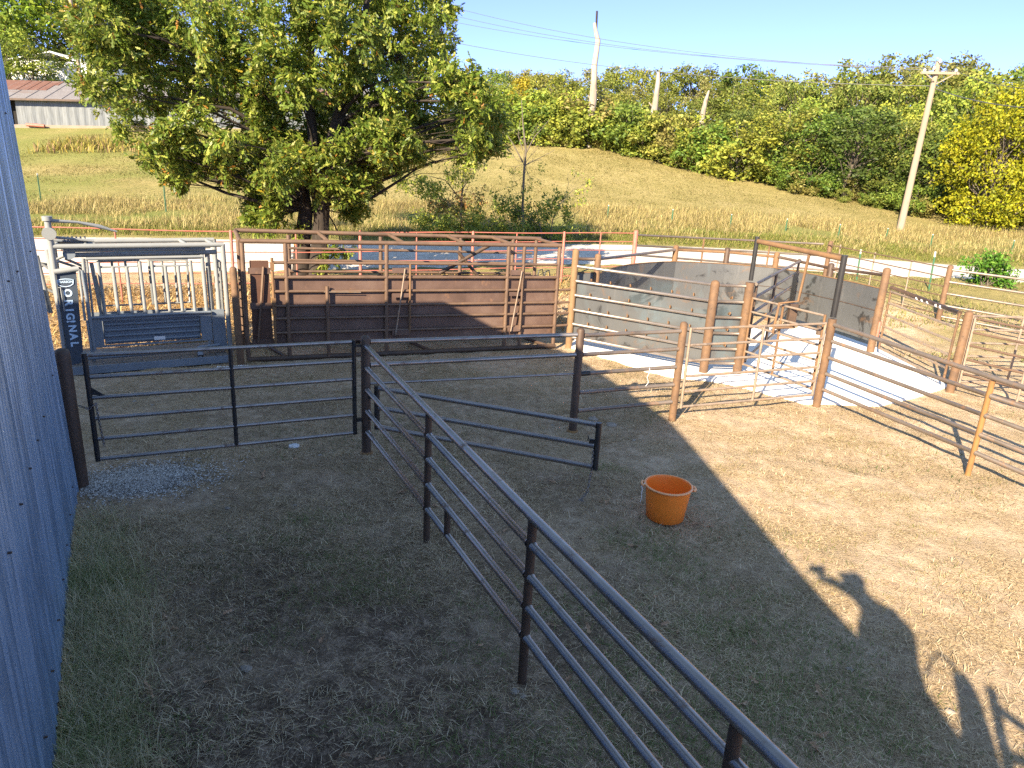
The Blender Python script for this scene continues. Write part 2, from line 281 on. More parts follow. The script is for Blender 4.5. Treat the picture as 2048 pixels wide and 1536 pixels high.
# ------------------------------------------------------------------ mesh helpers
class MB:
    def __init__(s): s.v = []; s.f = []; s.sm = []
    def add(s, V, Fs, smooth=False):
        o = len(s.v); s.v += [tuple(map(float, p)) for p in V]; s.f += [tuple(i+o for i in f) for f in Fs]; s.sm += [smooth]*len(Fs); return s
    def path(s, pts, rad, n=10, cap=True, dome=False):
        pts = [np.asarray(p, float) for p in pts]; k = len(pts)
        rad = [rad]*k if np.isscalar(rad) else list(rad)
        if dome:   # rounded top end
            d = unit(pts[-1]-pts[-2]); r = rad[-1]; e = pts[-1]
            for t in (30, 60, 85): pts.append(e+d*r*.7*math.sin(math.radians(t))); rad.append(r*math.cos(math.radians(t)))
            k = len(pts)
        T = []
        for i in range(k):
            a = pts[max(0, i-1)]; b = pts[min(k-1, i+1)]; T.append(unit(b-a))
        up = V3(0, 0, 1) if abs(T[0][2]) < .9 else V3(1, 0, 0)
        x = unit(np.cross(up, T[0])); V = []; Fs = []
        for i in range(k):
            x = unit(x-T[i]*(x@T[i])); y = np.cross(T[i], x)
            for j in range(n):
                a = 2*math.pi*j/n; V.append(pts[i]+rad[i]*(math.cos(a)*x+math.sin(a)*y))
        for i in range(k-1):
            for j in range(n): Fs.append((i*n+j, i*n+(j+1) % n, (i+1)*n+(j+1) % n, (i+1)*n+j))
        s.add(V, Fs, True)
        if cap: s.add([V[j] for j in range(n)][::-1], [tuple(range(n))]); s.add(V[-n:], [tuple(range(n))])
        return s
    def tube(s, a, b, r, n=10, r2=None, dome=False): return s.path([a, b], [r, r if r2 is None else r2], n, True, dome)
    def prism(s, poly, vec):
        poly = [np.asarray(p, float) for p in poly]; vec = np.asarray(vec, float); k = len(poly)
        V = poly+[p+vec for p in poly]
        Fs = [tuple(range(k))[::-1], tuple(range(k, 2*k))]+[(i, (i+1) % k, k+(i+1) % k, k+i) for i in range(k)]
        return s.add(V, Fs)
    def box(s, c, ax, ay, az):   # centre and half vectors
        c, ax, ay, az = (np.asarray(q, float) for q in (c, ax, ay, az))
        return s.prism([c-ax-ay-az, c+ax-ay-az, c+ax+ay-az, c-ax+ay-az], 2*az)
    def beam(s, a, b, wd, ht):
        a = np.asarray(a, float); b = np.asarray(b, float); t = unit(b-a); sd = np.cross(t, V3(0, 0, 1)) if abs(t[2]) < .95 else V3(1, 0, 0)
        sd = unit(sd); up = unit(np.cross(sd, t)); return s.box((a+b)/2, (b-a)/2, sd*wd/2, up*ht/2)
    def lathe(s, prof, c, n=40, smooth=True):
        V = []; Fs = []
        for r, z in prof:
            for j in range(n): a = 2*math.pi*j/n; V.append((c[0]+r*math.cos(a), c[1]+r*math.sin(a), c[2]+z))
        for i in range(len(prof)-1):
            for j in range(n): Fs.append((i*n+j, i*n+(j+1) % n, (i+1)*n+(j+1) % n, (i+1)*n+j))
        return s.add(V, Fs, smooth)
def mesh_obj(name, mb, m, parent=None, base=(0, 0, 0)):
    me = bpy.data.meshes.new(name); b = np.asarray(base, float)
    me.from_pydata([tuple(np.array(p)-b) for p in mb.v], [], mb.f); me.polygons.foreach_set('use_smooth', mb.sm); me.update()
    me.materials.append(m if not isinstance(m, str) else MAT[m])
    o = bpy.data.objects.new(name, me); C.objects.link(o)
    if parent is not None: o.parent = parent
    else: o.location = base
    return o
def thing(name, label, cat, loc, group=None):
    o = bpy.data.objects.new(name, None); C.objects.link(o); o.location = tuple(map(float, loc)); o.empty_display_size = .2
    o['label'] = label; o['category'] = cat
    if group: o['group'] = group
    return o
def base_of(t):
    b = np.array(t.location, float)
    return b
def part(name, mb, m, t, sub=None):
    """sub: parent part; all parts keep the thing's own axes."""
    r = t; return mesh_obj(name, mb, m, sub if sub is not None else t, base_of(t))
def tag(o, label, cat, group=None):
    o['label'] = label; o['category'] = cat
    if group: o['group'] = group
    return o
def struct(name, mb, m, base=(0, 0, 0)):
    o = mesh_obj(name, mb, m, None, base); o['kind'] = 'structure'; return o
def dup(t, loc, rot=0.0, scale=None, label=None):
    r = t.copy(); C.objects.link(r); r.location = tuple(map(float, loc)); r.rotation_euler = (0, 0, rot)
    if scale is not None: r.scale = scale
    if label: r['label'] = label
    for ch in list(t.children):
        c = ch.copy(); C.objects.link(c); c.parent = r
        for g in list(ch.children):
            d = g.copy(); C.objects.link(d); d.parent = c
    return r
def col_mesh(name, V, Fs, cols, m, kind=None, parent=None, loc=(0, 0, 0), uniform=None):
    """V (n,3), Fs array of quads/tris with uniform size, cols per vertex (n,3)."""
    me = bpy.data.meshes.new(name); V = np.asarray(V, np.float32); Fs = np.asarray(Fs, np.int32); k = Fs.shape[1]
    me.vertices.add(len(V)); me.vertices.foreach_set('co', V.ravel()); me.loops.add(Fs.size); me.loops.foreach_set('vertex_index', Fs.ravel())
    me.polygons.add(len(Fs)); me.polygons.foreach_set('loop_start', np.arange(0, Fs.size, k, dtype=np.int32))
    me.update(calc_edges=True)
    a = me.color_attributes.new('Col', 'FLOAT_COLOR', 'POINT'); cc = np.ones((len(V), 4), np.float32); cc[:, :3] = cols; a.data.foreach_set('color', cc.ravel())
    me.materials.append(MAT[m]); o = bpy.data.objects.new(name, me); C.objects.link(o); o.location = loc
    if parent is not None: o.parent = parent
    if kind: o['kind'] = kind
    return o

# ------------------------------------------------------------------ ground, road, pad
def axis(lo, hi, fine_lo, fine_hi, step, grow=1.12):
    a = list(np.arange(fine_lo, fine_hi+1e-6, step)); s = step; x = fine_hi
    while x < hi: s *= grow; x += s; a.append(x)
    s = step; x = fine_lo; b = []
    while x > lo: s *= grow; x -= s; b.append(x)
    return np.array(b[::-1]+a)
xs = axis(-1600, 1600, -9, 13, .11, 1.09); ys = axis(-60, 2200, 0, 17, .11, 1.06)
X, Y = np.meshgrid(xs, ys); Z = terr(X, Y)
near = 1-sstep(18, 24, Y)
PADPOLY = None
rough = (fbm(X*1.3, Y*1.3)-.5)*.07 + (fbm(X*4, Y*4, 3)-.5)*.055
pad_keep = 1-np.exp(-(((X-6.2)/3.2)**2+((Y-14.6)/3.0)**2)**3)          # level under the slab
Z = Z + rough*(near*pad_keep + (1-near)*.9) - near*.012 - near*(1-pad_keep)*.02
fieldm = sstep(19.5, 22.5, Y + .06*X*0 + (fbm(X*.6, Y*.6)-.5)*3) 
rightgrass = sstep(14, 19, Y)*sstep(9, 12, X)*sstep(.42, .6, fbm(X*.5+9, Y*.5))
fieldm = np.clip(fieldm+rightgrass*.8, 0, 1)
verge = np.exp(-((Y-(33+.12*X))/3.2)**2)*.9*sstep(.3, .6, fbm(X*.25, Y*.25)+.15)
verge = verge + .75*(1-sstep(-12, 0, X))*sstep(26, 32, Y)*sstep(.3, .6, fbm(X*.15+50, Y*.3))
# gravel patch by the gate post
gpx = [(165, 968), (230, 925), (330, 905), (370, 922), (385, 948), (340, 980), (280, 1004), (215, 1000), (170, 990)]
gc = np.mean([at_z(x, y, 0)[:2] for x, y in gpx], 0); 
gravm = np.exp(-((((X-gc[0])*.92+(Y-gc[1])*.39)/.62)**2+(((X-gc[0])*-.39+(Y-gc[1])*.92)/.40)**2))
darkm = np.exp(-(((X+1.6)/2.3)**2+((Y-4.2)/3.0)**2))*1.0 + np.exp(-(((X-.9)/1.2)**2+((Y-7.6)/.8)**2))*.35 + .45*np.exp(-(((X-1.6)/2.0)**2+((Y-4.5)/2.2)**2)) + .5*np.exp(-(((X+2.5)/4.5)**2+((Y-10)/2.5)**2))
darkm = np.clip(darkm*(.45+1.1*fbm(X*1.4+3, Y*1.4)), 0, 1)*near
bm_V = np.stack([X, Y, Z], -1).reshape(-1, 3)
ny, nx = X.shape; idx = np.arange(ny*nx).reshape(ny, nx)
Fq = np.stack([idx[:-1, :-1], idx[:-1, 1:], idx[1:, 1:], idx[1:, :-1]], -1).reshape(-1, 4)
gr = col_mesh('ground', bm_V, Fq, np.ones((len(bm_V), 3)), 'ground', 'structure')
gr.data.polygons.foreach_set('use_smooth', [True]*len(gr.data.polygons))
at = gr.data.color_attributes.new('Mask', 'FLOAT_COLOR', 'POINT'); mk = np.ones((len(bm_V), 4), np.float32)
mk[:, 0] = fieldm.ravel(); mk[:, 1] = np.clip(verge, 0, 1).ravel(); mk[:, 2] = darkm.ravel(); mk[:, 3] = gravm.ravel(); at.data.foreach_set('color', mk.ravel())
def gz(x, y):   # ground mesh height incl. roughness
    x = np.asarray(x, float); y = np.asarray(y, float)
    nr = 1-sstep(18, 24, y); r = (fbm(x*1.3, y*1.3)-.5)*.07+(fbm(x*4, y*4, 3)-.5)*.055
    pk = 1-np.exp(-(((x-6.2)/3.2)**2+((y-14.6)/3.0)**2)**3)
    return terr(x, y)+r*(nr*pk+(1-nr)*.9)-nr*.012-nr*(1-pk)*.02
# road ribbon
def resample(pts, n):
    P = np.array(pts)[:, :2]; d = np.r_[0, np.cumsum(np.hypot(*np.diff(P, axis=0).T))]; t = np.linspace(0, d[-1], n)
    return np.stack([np.interp(t, d, P[:, 0]), np.interp(t, d, P[:, 1])], -1)
ne = [V3(-70, 2, 0), V3(-24, 16.2, 0)]+[at_y(*p) for p in CTRL['NE']]+[V3(34, 28.2, 0), V3(90, 33, 0)]
fe = [V3(-72, 9, 0), V3(-27, 21.5, 0)]+[at_y(*p) for p in CTRL['FE']]+[V3(38, 34.2, 0), V3(90, 40, 0)]
A = resample(ne, 140); B = resample(fe, 140); V = []; W = 13
for i in range(140):
    for j in range(W):
        t = j/(W-1); wob = (0 if 0 < j < W-1 else 1)*(vnoise(np.array(i*.35), np.array(j*3.1))-.5)*.05
        V.append(A[i]*(1-(t+wob))+B[i]*(t+wob))
V = np.array(V); zr = terr(V[:, 0], V[:, 1])
j = np.tile(np.arange(W), 140)/(W-1); zr = zr+.035+.05*np.sin(np.pi*j)-.09*((j < .01)|(j > .99))
mb = MB(); mb.add(np.c_[V, zr], [(i*W+k, i*W+k+1, (i+1)*W+k+1, (i+1)*W+k) for i in range(139) for k in range(W-1)], True)
struct('gravel_road', mb, 'road')
# concrete pad
padpx = [(1139, 692), (1218, 716), (1290, 738), (1352, 752), (1405, 757), (1470, 768), (1540, 786), (1604, 803), (1690, 806), (1762, 808), (1830, 792), (1897, 771)]
pad = [at_z(x, y, .02)[:2] for x, y in padpx]+[V3(8.75, 16.3), V3(8.2, 18.4), V3(6.4, 19.6), V3(4.2, 19.3), V3(2.4, 17.6), V3(1.4, 15.6)]
mb = MB(); mb.prism([V3(*p, -.08) for p in pad], (0, 0, .10)); struct('concrete_pad', mb, 'concrete')
# ------------------------------------------------------------------ barn whose wall runs along the left and whose gable shades the yard
WU = V3(-.5, .8660254, 0); W0 = V3(-.75, 0, 0)                     # along the wall; s = 0 beside the camera
prof = [(-6, 1.5), (-3.2, 2.65), (-2.6, 3.05), (-2.17, 3.31), (-1.95, 3.46), (-1.39, 3.52), (-1.2, 3.58), (-.62, 3.79), (.22, 4.13), (1.11, 4.50), (2.03, 4.87), (4.6, 5.33), (5.78, 5.42), (7.06, 5.05), (7.98, 4.95)]
LEAN = at_y(0, 150, 6.89); LEANX = (LEAN[0]-(W0+WU*7.98)[0])/LEAN[2]
def wallp(s, z, out=0.0): return W0+WU*s+V3(.866*out+LEANX*z*sstep(0, 7.98, s), .5*out, z)
barn = thing('barn', 'blue grey corrugated metal barn wall rising along the left side of the yard', 'barn', W0+WU*4)
mb = MB(); pitch = .105; ss = np.arange(-6, 7.93, pitch/8); V = []; Fs = []
topz = np.interp(ss, [p[0] for p in prof], [p[1] for p in prof])
nz = 9
for s, tzz in zip(ss, topz):
    o = .026*max(-.45, math.sin(2*math.pi*s/pitch))+.006*(math.sin(2*math.pi*s/.62) > .9)
    for k in range(nz): 
        zz = .05+.04*math.sin(s*3.1)*(k == 0)+(tzz-.05)*k/(nz-1)
        V.append(wallp(s, zz, o))
for i in range(len(ss)-1):
    for k in range(nz-1): Fs.append((i*nz+k, (i+1)*nz+k, (i+1)*nz+k+1, i*nz+k+1))
mb.add(V, Fs, True); part('wall', mb, 'barn_metal', barn)
EV = unit(V3(-.93, -.37, 0))
mb = MB(); mb.prism([wallp(7.93, .0), wallp(7.93, 4.93), wallp(7.93, 4.93)+EV*13, wallp(7.93, .0)+EV*13], (.01, -.0173, 0)); part('end_wall', mb, 'barn_metal', barn)
mb = MB(); pr = [wallp(s, z, .03) for s, z in prof]
for a, b in zip(pr[:-1], pr[1:]): mb.prism([a, b, b+EV*13, a+EV*13], (0, 0, -.05))
part('roof', mb, 'barn_metal', barn)
mb = MB(); mb.prism([wallp(-6, 0), wallp(-6, 1.46), wallp(-6, 1.46)+EV*13, wallp(-6, 0)+EV*13], WU*.03); part('back_wall', mb, 'barn_metal', barn)
for zz in (.3, 1.5, 2.7, 3.9):
    for s in np.arange(.5, 7.9, .63):
        if zz < np.interp(s, [p[0] for p in prof], [p[1] for p in prof])-.1 and RNG.random() < .75: zs_ = zz+.05*math.sin(s*9); mb = MB(); mb.tube(wallp(s+.026, zs_, .0), wallp(s+.026, zs_, .034), .007, 6); part('screw', mb, 'rust_dark', barn)
mb = MB(); mb.beam(wallp(7.93, 0, .0), wallp(7.93, 4.9, .0), .06, .03); part('corner_trim', mb, 'barn_metal', barn)

# ------------------------------------------------------------------ photographer (casts the shadow at lower right) and the unseen landing they stand on, with shadow shapes added
def skinned(name, joints, edges, m, parent, base):
    me = bpy.data.meshes.new(name); me.from_pydata([tuple(np.array(j[0])-base) for j in joints], edges, []); me.materials.append(MAT[m])
    o = bpy.data.objects.new(name, me); C.objects.link(o); o.parent = parent
    sk = o.modifiers.new('skin', 'SKIN'); 
    for v, j in zip(me.skin_vertices[0].data, joints): v.radius = (j[1], j[1])
    me.skin_vertices[0].data[0].use_root = True
    s = o.modifiers.new('sub', 'SUBSURF'); s.levels = s.render_levels = 2; return o
def photographer():
    b = V3(.55, -.62, 1.72); t = thing('person', 'person in denim shirt and tan cap holding a phone out over the yard', 'person', b)
    P = lambda x, y, z: V3(x, y, z)
    j = [(P(.61, -.50, 2.62), .18), (P(.59, -.47, 2.85), .21), (P(.57, -.44, 3.05), .22), (P(.53, -.42, 3.2), .20), (P(.42, -.40, 3.36), .10), (P(.32, -.40, 3.45), .075), (P(.25, -.40, 3.55), .092), (P(.24, -.40, 3.61), .07),
         (P(.42, -.36, 3.32), .075), (P(.38, -.25, 3.36), .055), (P(.2, -.16, 3.42), .036), (P(.05, -.09, 3.445), .03),
         (P(.66, -.40, 3.24), .08), (P(.54, -.28, 3.28), .058), (P(.33, -.17, 3.38), .038), (P(.13, -.10, 3.445), .03),
         (P(.55, -.56, 2.50), .11), (P(.55, -.56, 2.15), .085), (P(.55, -.60, 1.80), .05), (P(.55, -.46, 1.755), .04),
         (P(.75, -.54, 2.50), .11), (P(.78, -.52, 2.15), .085), (P(.78, -.58, 1.80), .05), (P(.78, -.44, 1.755), .04)]
    e = [(0, 1), (1, 2), (2, 3), (3, 4), (4, 5), (5, 6), (6, 7), (3, 8), (8, 9), (9, 10), (10, 11), (3, 12), (12, 13), (13, 14), (14, 15), (0, 16), (16, 17), (17, 18), (18, 19), (0, 20), (20, 21), (21, 22), (22, 23)]
    skinned('body', j, e, 'shirt', t, b)
    mb = MB(); mb.lathe([(.001, .10), (.06, .09), (.095, .05), (.108, 0)], P(.25, -.40, 3.57), 20); mb.prism([P(.16, -.32, 3.575), P(.34, -.32, 3.575), P(.31, -.2, 3.56), P(.17, -.2, 3.56)], (0, 0, .008)); part('cap', mb, 'cap', t)
    for s0, hand in ((-1, P(.03, -.085, 3.45)), (1, P(.115, -.09, 3.45))):
        mb = MB()
        for k in range(4): mb.path([hand+V3(s0*.0, 0, .012*k), hand+V3(-s0*.03, .025, .012*k+.01), hand+V3(-s0*.05, .022, .012*k+.016)], [.009, .008, .006], 8)
        mb.path([hand+V3(0, -.01, .03), hand+V3(-s0*.02, -.015, .06)], [.010, .008], 8); part('hand', mb, 'skin', t)
    ph = MB(); ph.box(P(.05, -.04, 3.50), (.08, 0, .004), (0, .004, 0), (-.002, 0, .038)); o = mesh_obj('phone', ph, 'black_pipe', None, P(.04, -.032, 3.6)); tag(o, 'slim black phone held up in both hands beside the barn', 'phone')
    L = thing('landing', 'unseen timber landing beside the barn wall with shapes added to cast shadows', 'platform', V3(.9, -.75, 0))
    mb = MB(); mb.box((.95, -.9, 1.68), (.75, 0, 0), (0, .5, 0), (0, 0, .03)); part('deck', mb, 'wood_pole', L)
    for x, y in ((.25, -1.35), (1.65, -1.35), (.25, -.45), (1.65, -.45)): mb = MB(); mb.beam((x, y, 0), (x, y, 1.65), .1, .1); part('leg', mb, 'wood_pole', L)
    mb = MB(); mb.beam((1.42, -.3, 1.7), (1.42, -.3, 2.72), .055, .055); part('post', mb, 'wood_pole', L)
    mb = MB(); mb.path([V3(.93, -.3, 2.80), V3(.98, -.3, 2.91), V3(1.06, -.3, 2.95), V3(1.14, -.3, 2.88), V3(1.18, -.3, 2.78)], .015, 8); part('hook', mb, 'rust', L)  # unseen arc added for its curved shadow
    mb = MB(); mb.prism([V3(1.13, -.3, 2.82), V3(1.22, -.3, 2.82), V3(1.27, -.3, 2.68), V3(1.33, -.3, 2.25), V3(1.12, -.3, 2.25), V3(1.14, -.3, 2.60)], (0, -.12, 0)); part('shadow_block', mb, 'wood_pole', L)  # unseen block shaped to cast a lump of shadow
    mb = MB(); mb.beam((1.42, -.3, 2.35), (1.75, -.3, 2.28), .04, .05); mb.beam((1.44, -.3, 2.60), (1.80, -.3, 2.36), .035, .05); part('brace', mb, 'wood_pole', L)
photographer()
exec_after = []

# ------------------------------------------------------------------ pipe fences and gates of the yard
def pA(x, y, z=0.0): return V3(x, y, z)
def post(t, x, y, h, r, m, lean=(0, 0), dome=True, z0=-.15, name='post'):
    mb = MB(); mb.tube((x, y, z0), (x+lean[0]*h, y+lean[1]*h, h-r*.6), r, 14, None, dome); return part(name, mb, m, t)
def rail(t, a, b, r, m, name='rail', n=10):
    mb = MB(); a = np.asarray(a, float); b = np.asarray(b, float); u = unit(b-a)
    if r >= .028: mb.path([a, a+u*.012, a+u*.02, b-u*.02, b-u*.012, b], [r*1.22, r*1.2, r, r, r*1.2, r*1.22], n)
    else: mb.tube(a, b, r, n)
    return part(name, mb, m, t)
def post_px(base, top):
    b = at_z(*base, 0); return b
A_ = at_z(163, 970, 0); B_ = at_z(733, 904, 0); C_ = at_z(1145, 862, 0); D_ = at_z(1344, 839, 0); E_ = at_z(1633, 809, 0)
T1 = at_z(1137, 694, 0); T2 = at_z(1406, 746, 0); T3 = at_z(1473, 748, 0); R1 = at_z(1740, 705, 0); S_ = at_z(1900, 782, 0)
ZR = (1.43, 1.15, .865, .58, .30)
def xy(p, z): return V3(p[0], p[1], z)
def seg(a, b, ra, rb):   # shorten a-b by ra, rb in plan
    u = unit(V3(b[0]-a[0], b[1]-a[1], 0)); return a+u*ra, b-u*rb

# near diagonal fence (hub post to the bottom of the frame)
P7 = at_z(853, 1079.5, 0); P8 = at_z(1044, 1361, 0); uC = unit(P8-B_); P9 = B_+uC*6.58
fc = thing('pipe_fence', 'long blue-sheened steel pipe fence running diagonally into the near foreground', 'fence', xy(B_, 0))
post(fc, B_[0], B_[1], 1.56, .060, 'rust_dark', name='hub_post')
for p in (P7, P8, P9): post(fc, p[0], p[1], 1.36 if p is P7 else 1.34, .034, 'rust_dark', dome=False)
far = B_+uC*7.9
post(fc, far[0], far[1], 1.34, .034, 'rust_dark', dome=False)
for i, z in enumerate(ZR):
    zs = [(B_+uC*.05, z), (P7, (1.375, 1.135, .885, .615, .345)[i]), (P8, (1.345, 1.135, .885, .635, .385)[i]), (far, (1.34, 1.13, .885, .64, .40)[i])]
    if i == 0: mb = MB(); mb.path([xy(p, q) for p, q in zs], .0375, 14); part('top_rail', mb, 'pipe', fc)
    else:
        for (p, q), (p2, q2) in zip(zs[:-1], zs[1:]):
            a, b = seg(p, p2, .03, .03); rail(fc, xy(a, q), xy(b, q2), .030, 'pipe', n=14)
st = B_+uC*2.98; mb = MB(); mb.tube(xy(st, .355), xy(st, .61), .03, 12); part('stub', mb, 'rust_dark', fc)

# fence B-C-D
fb = thing('pipe_fence', 'cross fence of dark steel pipe between three round posts before the brown alley', 'fence', xy(C_, 0))
post(fb, C_[0], C_[1], 1.55, .058, 'rust_dark'); post(fb, D_[0], D_[1], 1.57, .058, 'rust')
for i, z in enumerate(ZR):
    if i < 3:
        a, b = seg(B_, C_, .06, .055); rail(fb, xy(a, (1.48, 1.18, .935)[i]), xy(b, (1.455, 1.165, .88)[i]), .030 if i < 2 else .017, 'pipe')
    a, b = seg(C_, D_, .058, .055); rail(fb, xy(a, z+.01), xy(b, z), .030, 'pipe_sun')
mb = MB(); mb.tube(xy(C_+unit(D_-C_)*.05, .875), xy(C_+unit(D_-C_)*.2, .876), .037, 10); part('sleeve', mb, 'black_pipe', fb)
for p in (C_, B_): mb = MB(); mb.lathe([(.085, 0), (.08, .02), (.062, .028)], (p[0], p[1], float(gz(p[0], p[1]))-.004), 16); part('base_ring', mb, 'rust_orange', fb)
tw = xy(C_+unit(D_-C_)*1.24, .865); mb = MB(); mb.path([tw+V3(0, -.035, .03), tw+V3(.01, -.04, -.03), tw+V3(-.02, -.03, -.12), tw+V3(.01, -.03, -.2), tw+V3(-.03, -.03, -.27)], .005, 6)
tag(mesh_obj('twine', mb, 'twine', None, tw), 'frayed white twine hanging from the middle rail of the cross fence', 'twine')

# corner post A with stub rails to the barn
fa = thing('gate_post', 'thick dark pipe post with short stub rails beside the blue barn wall', 'post', xy(A_, 0))
post(fa, A_[0], A_[1], 1.57, .075, 'rust_dark', lean=(-.008, 0))
wu = V3(-.80, -.28, 0)
for z in (1.44, 1.12, .83, .52, .24): rail(fa, xy(A_, z), xy(A_, z)+wu*.5, .032, 'black_pipe', 'stub_rail')
def chain(name, label, pts, r=.006, link=.032):
    pts = [np.asarray(p, float) for p in pts]; L = [0]
    for a, b in zip(pts[:-1], pts[1:]): L.append(L[-1]+np.linalg.norm(b-a))
    mb = MB(); k = max(2, int(L[-1]/link))
    for i in range(k):
        s = L[-1]*(i+.5)/k; j = int(np.searchsorted(L, s))-1; j = max(0, min(j, len(pts)-2)); d = unit(pts[j+1]-pts[j]); c = pts[j]+d*(s-L[j])
        x = unit(np.cross(d, V3(.3, 1, .2))); y = np.cross(d, x); sd = x if i % 2 else y
        ring = [c+d*(.022*math.cos(t))+sd*(.011*math.sin(t)) for t in np.linspace(0, 2*math.pi, 9)]
        mb.path(ring, r*.8, 5, False)
    tag(mesh_obj(name, mb, 'chain', None, pts[0]), label, 'chain')
# six-rail gate A-B
def gate(name, label, a, b, z0, z1, n, r, m, mids=(.5,), midn=None, rs=None, zs=None, stm=None, tilt=0, rails_m=None):
    t = thing(name, label, 'gate', xy(a, 0)); zs = zs or list(np.linspace(z0, z1, n)); rs = rs or r
    for p, k in ((a, 0), (b, 1)): mb = MB(); mb.tube(xy(p, zs[0]-r+tilt*k), xy(p, zs[-1]+r+tilt*k), rs, 10); part('stile', mb, stm or m, t)
    for z in zs:
        q, p = seg(a, b, rs*.9, rs*.9); rail(t, xy(q, z), xy(p, z+tilt), r, rails_m or m)
    for f in mids: p = a+(b-a)*f; mb = MB(); mb.tube(xy(p, zs[0]+tilt*f)+V3(0, -.004, 0), xy(p, zs[-1]+tilt*f)+V3(0, -.004, 0), r*1.05, 10); part('upright', mb, stm or m, t)
    return t
uAB = unit(B_-A_); ga0 = A_+uAB*.19; ga1 = A_+uAB*3.06; ga0[2] = ga1[2] = 0
g = gate('pipe_gate', 'closed six-rail dark pipe gate across the left of the yard before the grey chute', ga0, ga1, .29, 1.5, 6, .024, 'pipe', (.505,), zs=[.29, .53, .77, 1.01, 1.245, 1.49], rs=.028, stm='black_pipe')
for z in (.46, 1.44): mb = MB(); mb.beam(xy(ga1, z), xy(B_-uAB*.05, z), .03, .05 if z < 1 else .03); part('hinge', mb, 'black_pipe', g)
mb = MB(); mb.prism([xy(ga0, 1.05), xy(ga0+uAB*.16, 1.02), xy(ga0, .90+.25)], (0, -.008, 0)); part('gusset', mb, 'black_pipe', g)
chain('chain', 'dark chain dangling from the latch side of the six-rail gate', [xy(A_+uAB*.08, .93), xy(ga0, .90)+V3(.0, -.045, 0), xy(ga0+uAB*.07, .95)+V3(0, -.04, 0), xy(ga0+uAB*.08, .75)+V3(0, -.04, 0), xy(ga0+uAB*.10, .45)+V3(0, -.04, 0)])
# three-rail creep panel hinged on the hub
ma = B_+V3(.16, -.1, 0); mend = at_z(1190, 940, .3); mendt = at_z(1198, 845, .95); mend = V3((mend[0]+mendt[0])/2, (mend[1]+mendt[1])/2, 0)
g = gate('pipe_gate', 'low three-rail dark pipe gate swung open beside the orange bucket', ma, mend, .38, .92, 3, .030, 'pipe', (), zs=[.40, .66, .92], rs=.035, stm='black_pipe', tilt=-.03)
for z in (.5, .78): mb = MB(); mb.beam(xy(ma, z), xy(B_, z)+unit(ma-B_)*.05, .03, .05); part('hinge', mb, 'black_pipe', g)
ue = unit(mend-ma); mb = MB(); mb.box(xy(mend-ue*.06, .66), ue*.035, (0, .008, 0), (0, 0, .05)); mb.box(xy(mend-ue*.11, .71), ue*.006, (0, .008, 0), (0, 0, .03)); part('latch_plate', mb, 'black_pipe', g)
q = xy(mend-ue*.045, .60)+V3(0, -.04, 0)
chain('chain', 'steel chain trailing to the dirt from the low three-rail gate', [q, q+V3(0, 0, -.28), q+V3(-.03, -.05, -.52), q+V3(-.09, -.12, -.565), q+V3(-.12, -.15, -.57), q+V3(-.08, -.19, -.57)])

# gates at the portal
uDE = unit(E_-D_); ga, gb = D_+uDE*.14, E_-uDE*.14
gate('pipe_gate', 'worn six-rail pipe gate closing the gap right of the sunlit rusty post', V3(ga[0], ga[1], 0), V3(gb[0], gb[1], 0), .20, 1.47, 6, .021, 'gate_worn', (.52,), rs=.022, zs=[.20, .45, .70, .95, 1.20, 1.455], tilt=-.01)
uTE = unit(E_-T3); ga, gb = T3+uTE*.12, E_-uTE*.16
gate('pipe_gate', 'rust-streaked six-rail gate slanting between the tall portal posts over white concrete', V3(ga[0], ga[1], 0), V3(gb[0], gb[1], 0), .22, 1.55, 6, .021, 'gate_worn', (.45,), rs=.022, stm='rust_mid', zs=[.24, .50, .76, 1.02, 1.28, 1.54])
pt = thing('gate_portal', 'tall portal of two thick rusty posts with black extensions and a rusty crossbar', 'gate frame', xy(T3, 0))
post(pt, T3[0], T3[1], 1.87, .085, 'rust', dome=False); post(pt, E_[0], E_[1], 1.56, .068, 'rust', dome=False)
mb = MB(); mb.tube(xy(T3, 1.86), xy(T3, 2.68), .042, 12); part('extension', mb, 'black_pipe', pt)
mb = MB(); mb.tube(xy(E_, 1.55), xy(E_, 2.58), .050, 12); part('extension', mb, 'black_pipe', pt)
mb = MB(); mb.tube(xy(T3, 2.60)+uTE*.04, xy(E_, 2.52)-uTE*.045, .045, 12); part('crossbar', mb, 'rust_mid', pt)
mb = MB(); mb.box(xy(T3, 1.5)+V3(.10, -.02, 0), (.035, 0, 0), (0, .03, 0), (0, 0, .14)); part('hinge', mb, 'rust_dark', pt)

# right-hand fence from E
sp = at_z(1936, 947, 0); uR = unit(sp-E_); uR[2] = 0; endR = E_+uR*6.2
fr = thing('pipe_fence', 'sunlit brown pipe fence with one orange rusty post at the right edge', 'fence', xy(sp, 0))
post(fr, sp[0], sp[1], 1.34, .036, 'rust_orange', dome=False); post(fr, endR[0], endR[1], 1.34, .036, 'rust_orange', dome=False)
for i, z in enumerate(ZR):
    zs = [(E_+uR*.06, z), (sp, (1.36, 1.12, .845, .575, .315)[i]), (endR, (1.33, 1.12, .845, .575, .315)[i])]
    if i == 0: mb = MB(); mb.path([xy(p, q) for p, q in zs], .034, 12); part('top_rail', mb, 'pipe_sun', fr)
    else:
        for (p, q), (p2, q2) in zip(zs[:-1], zs[1:]): a, b = seg(p, p2, .03, .03); rail(fr, xy(a, q), xy(b, q2), .030, 'pipe_sun', n=12)
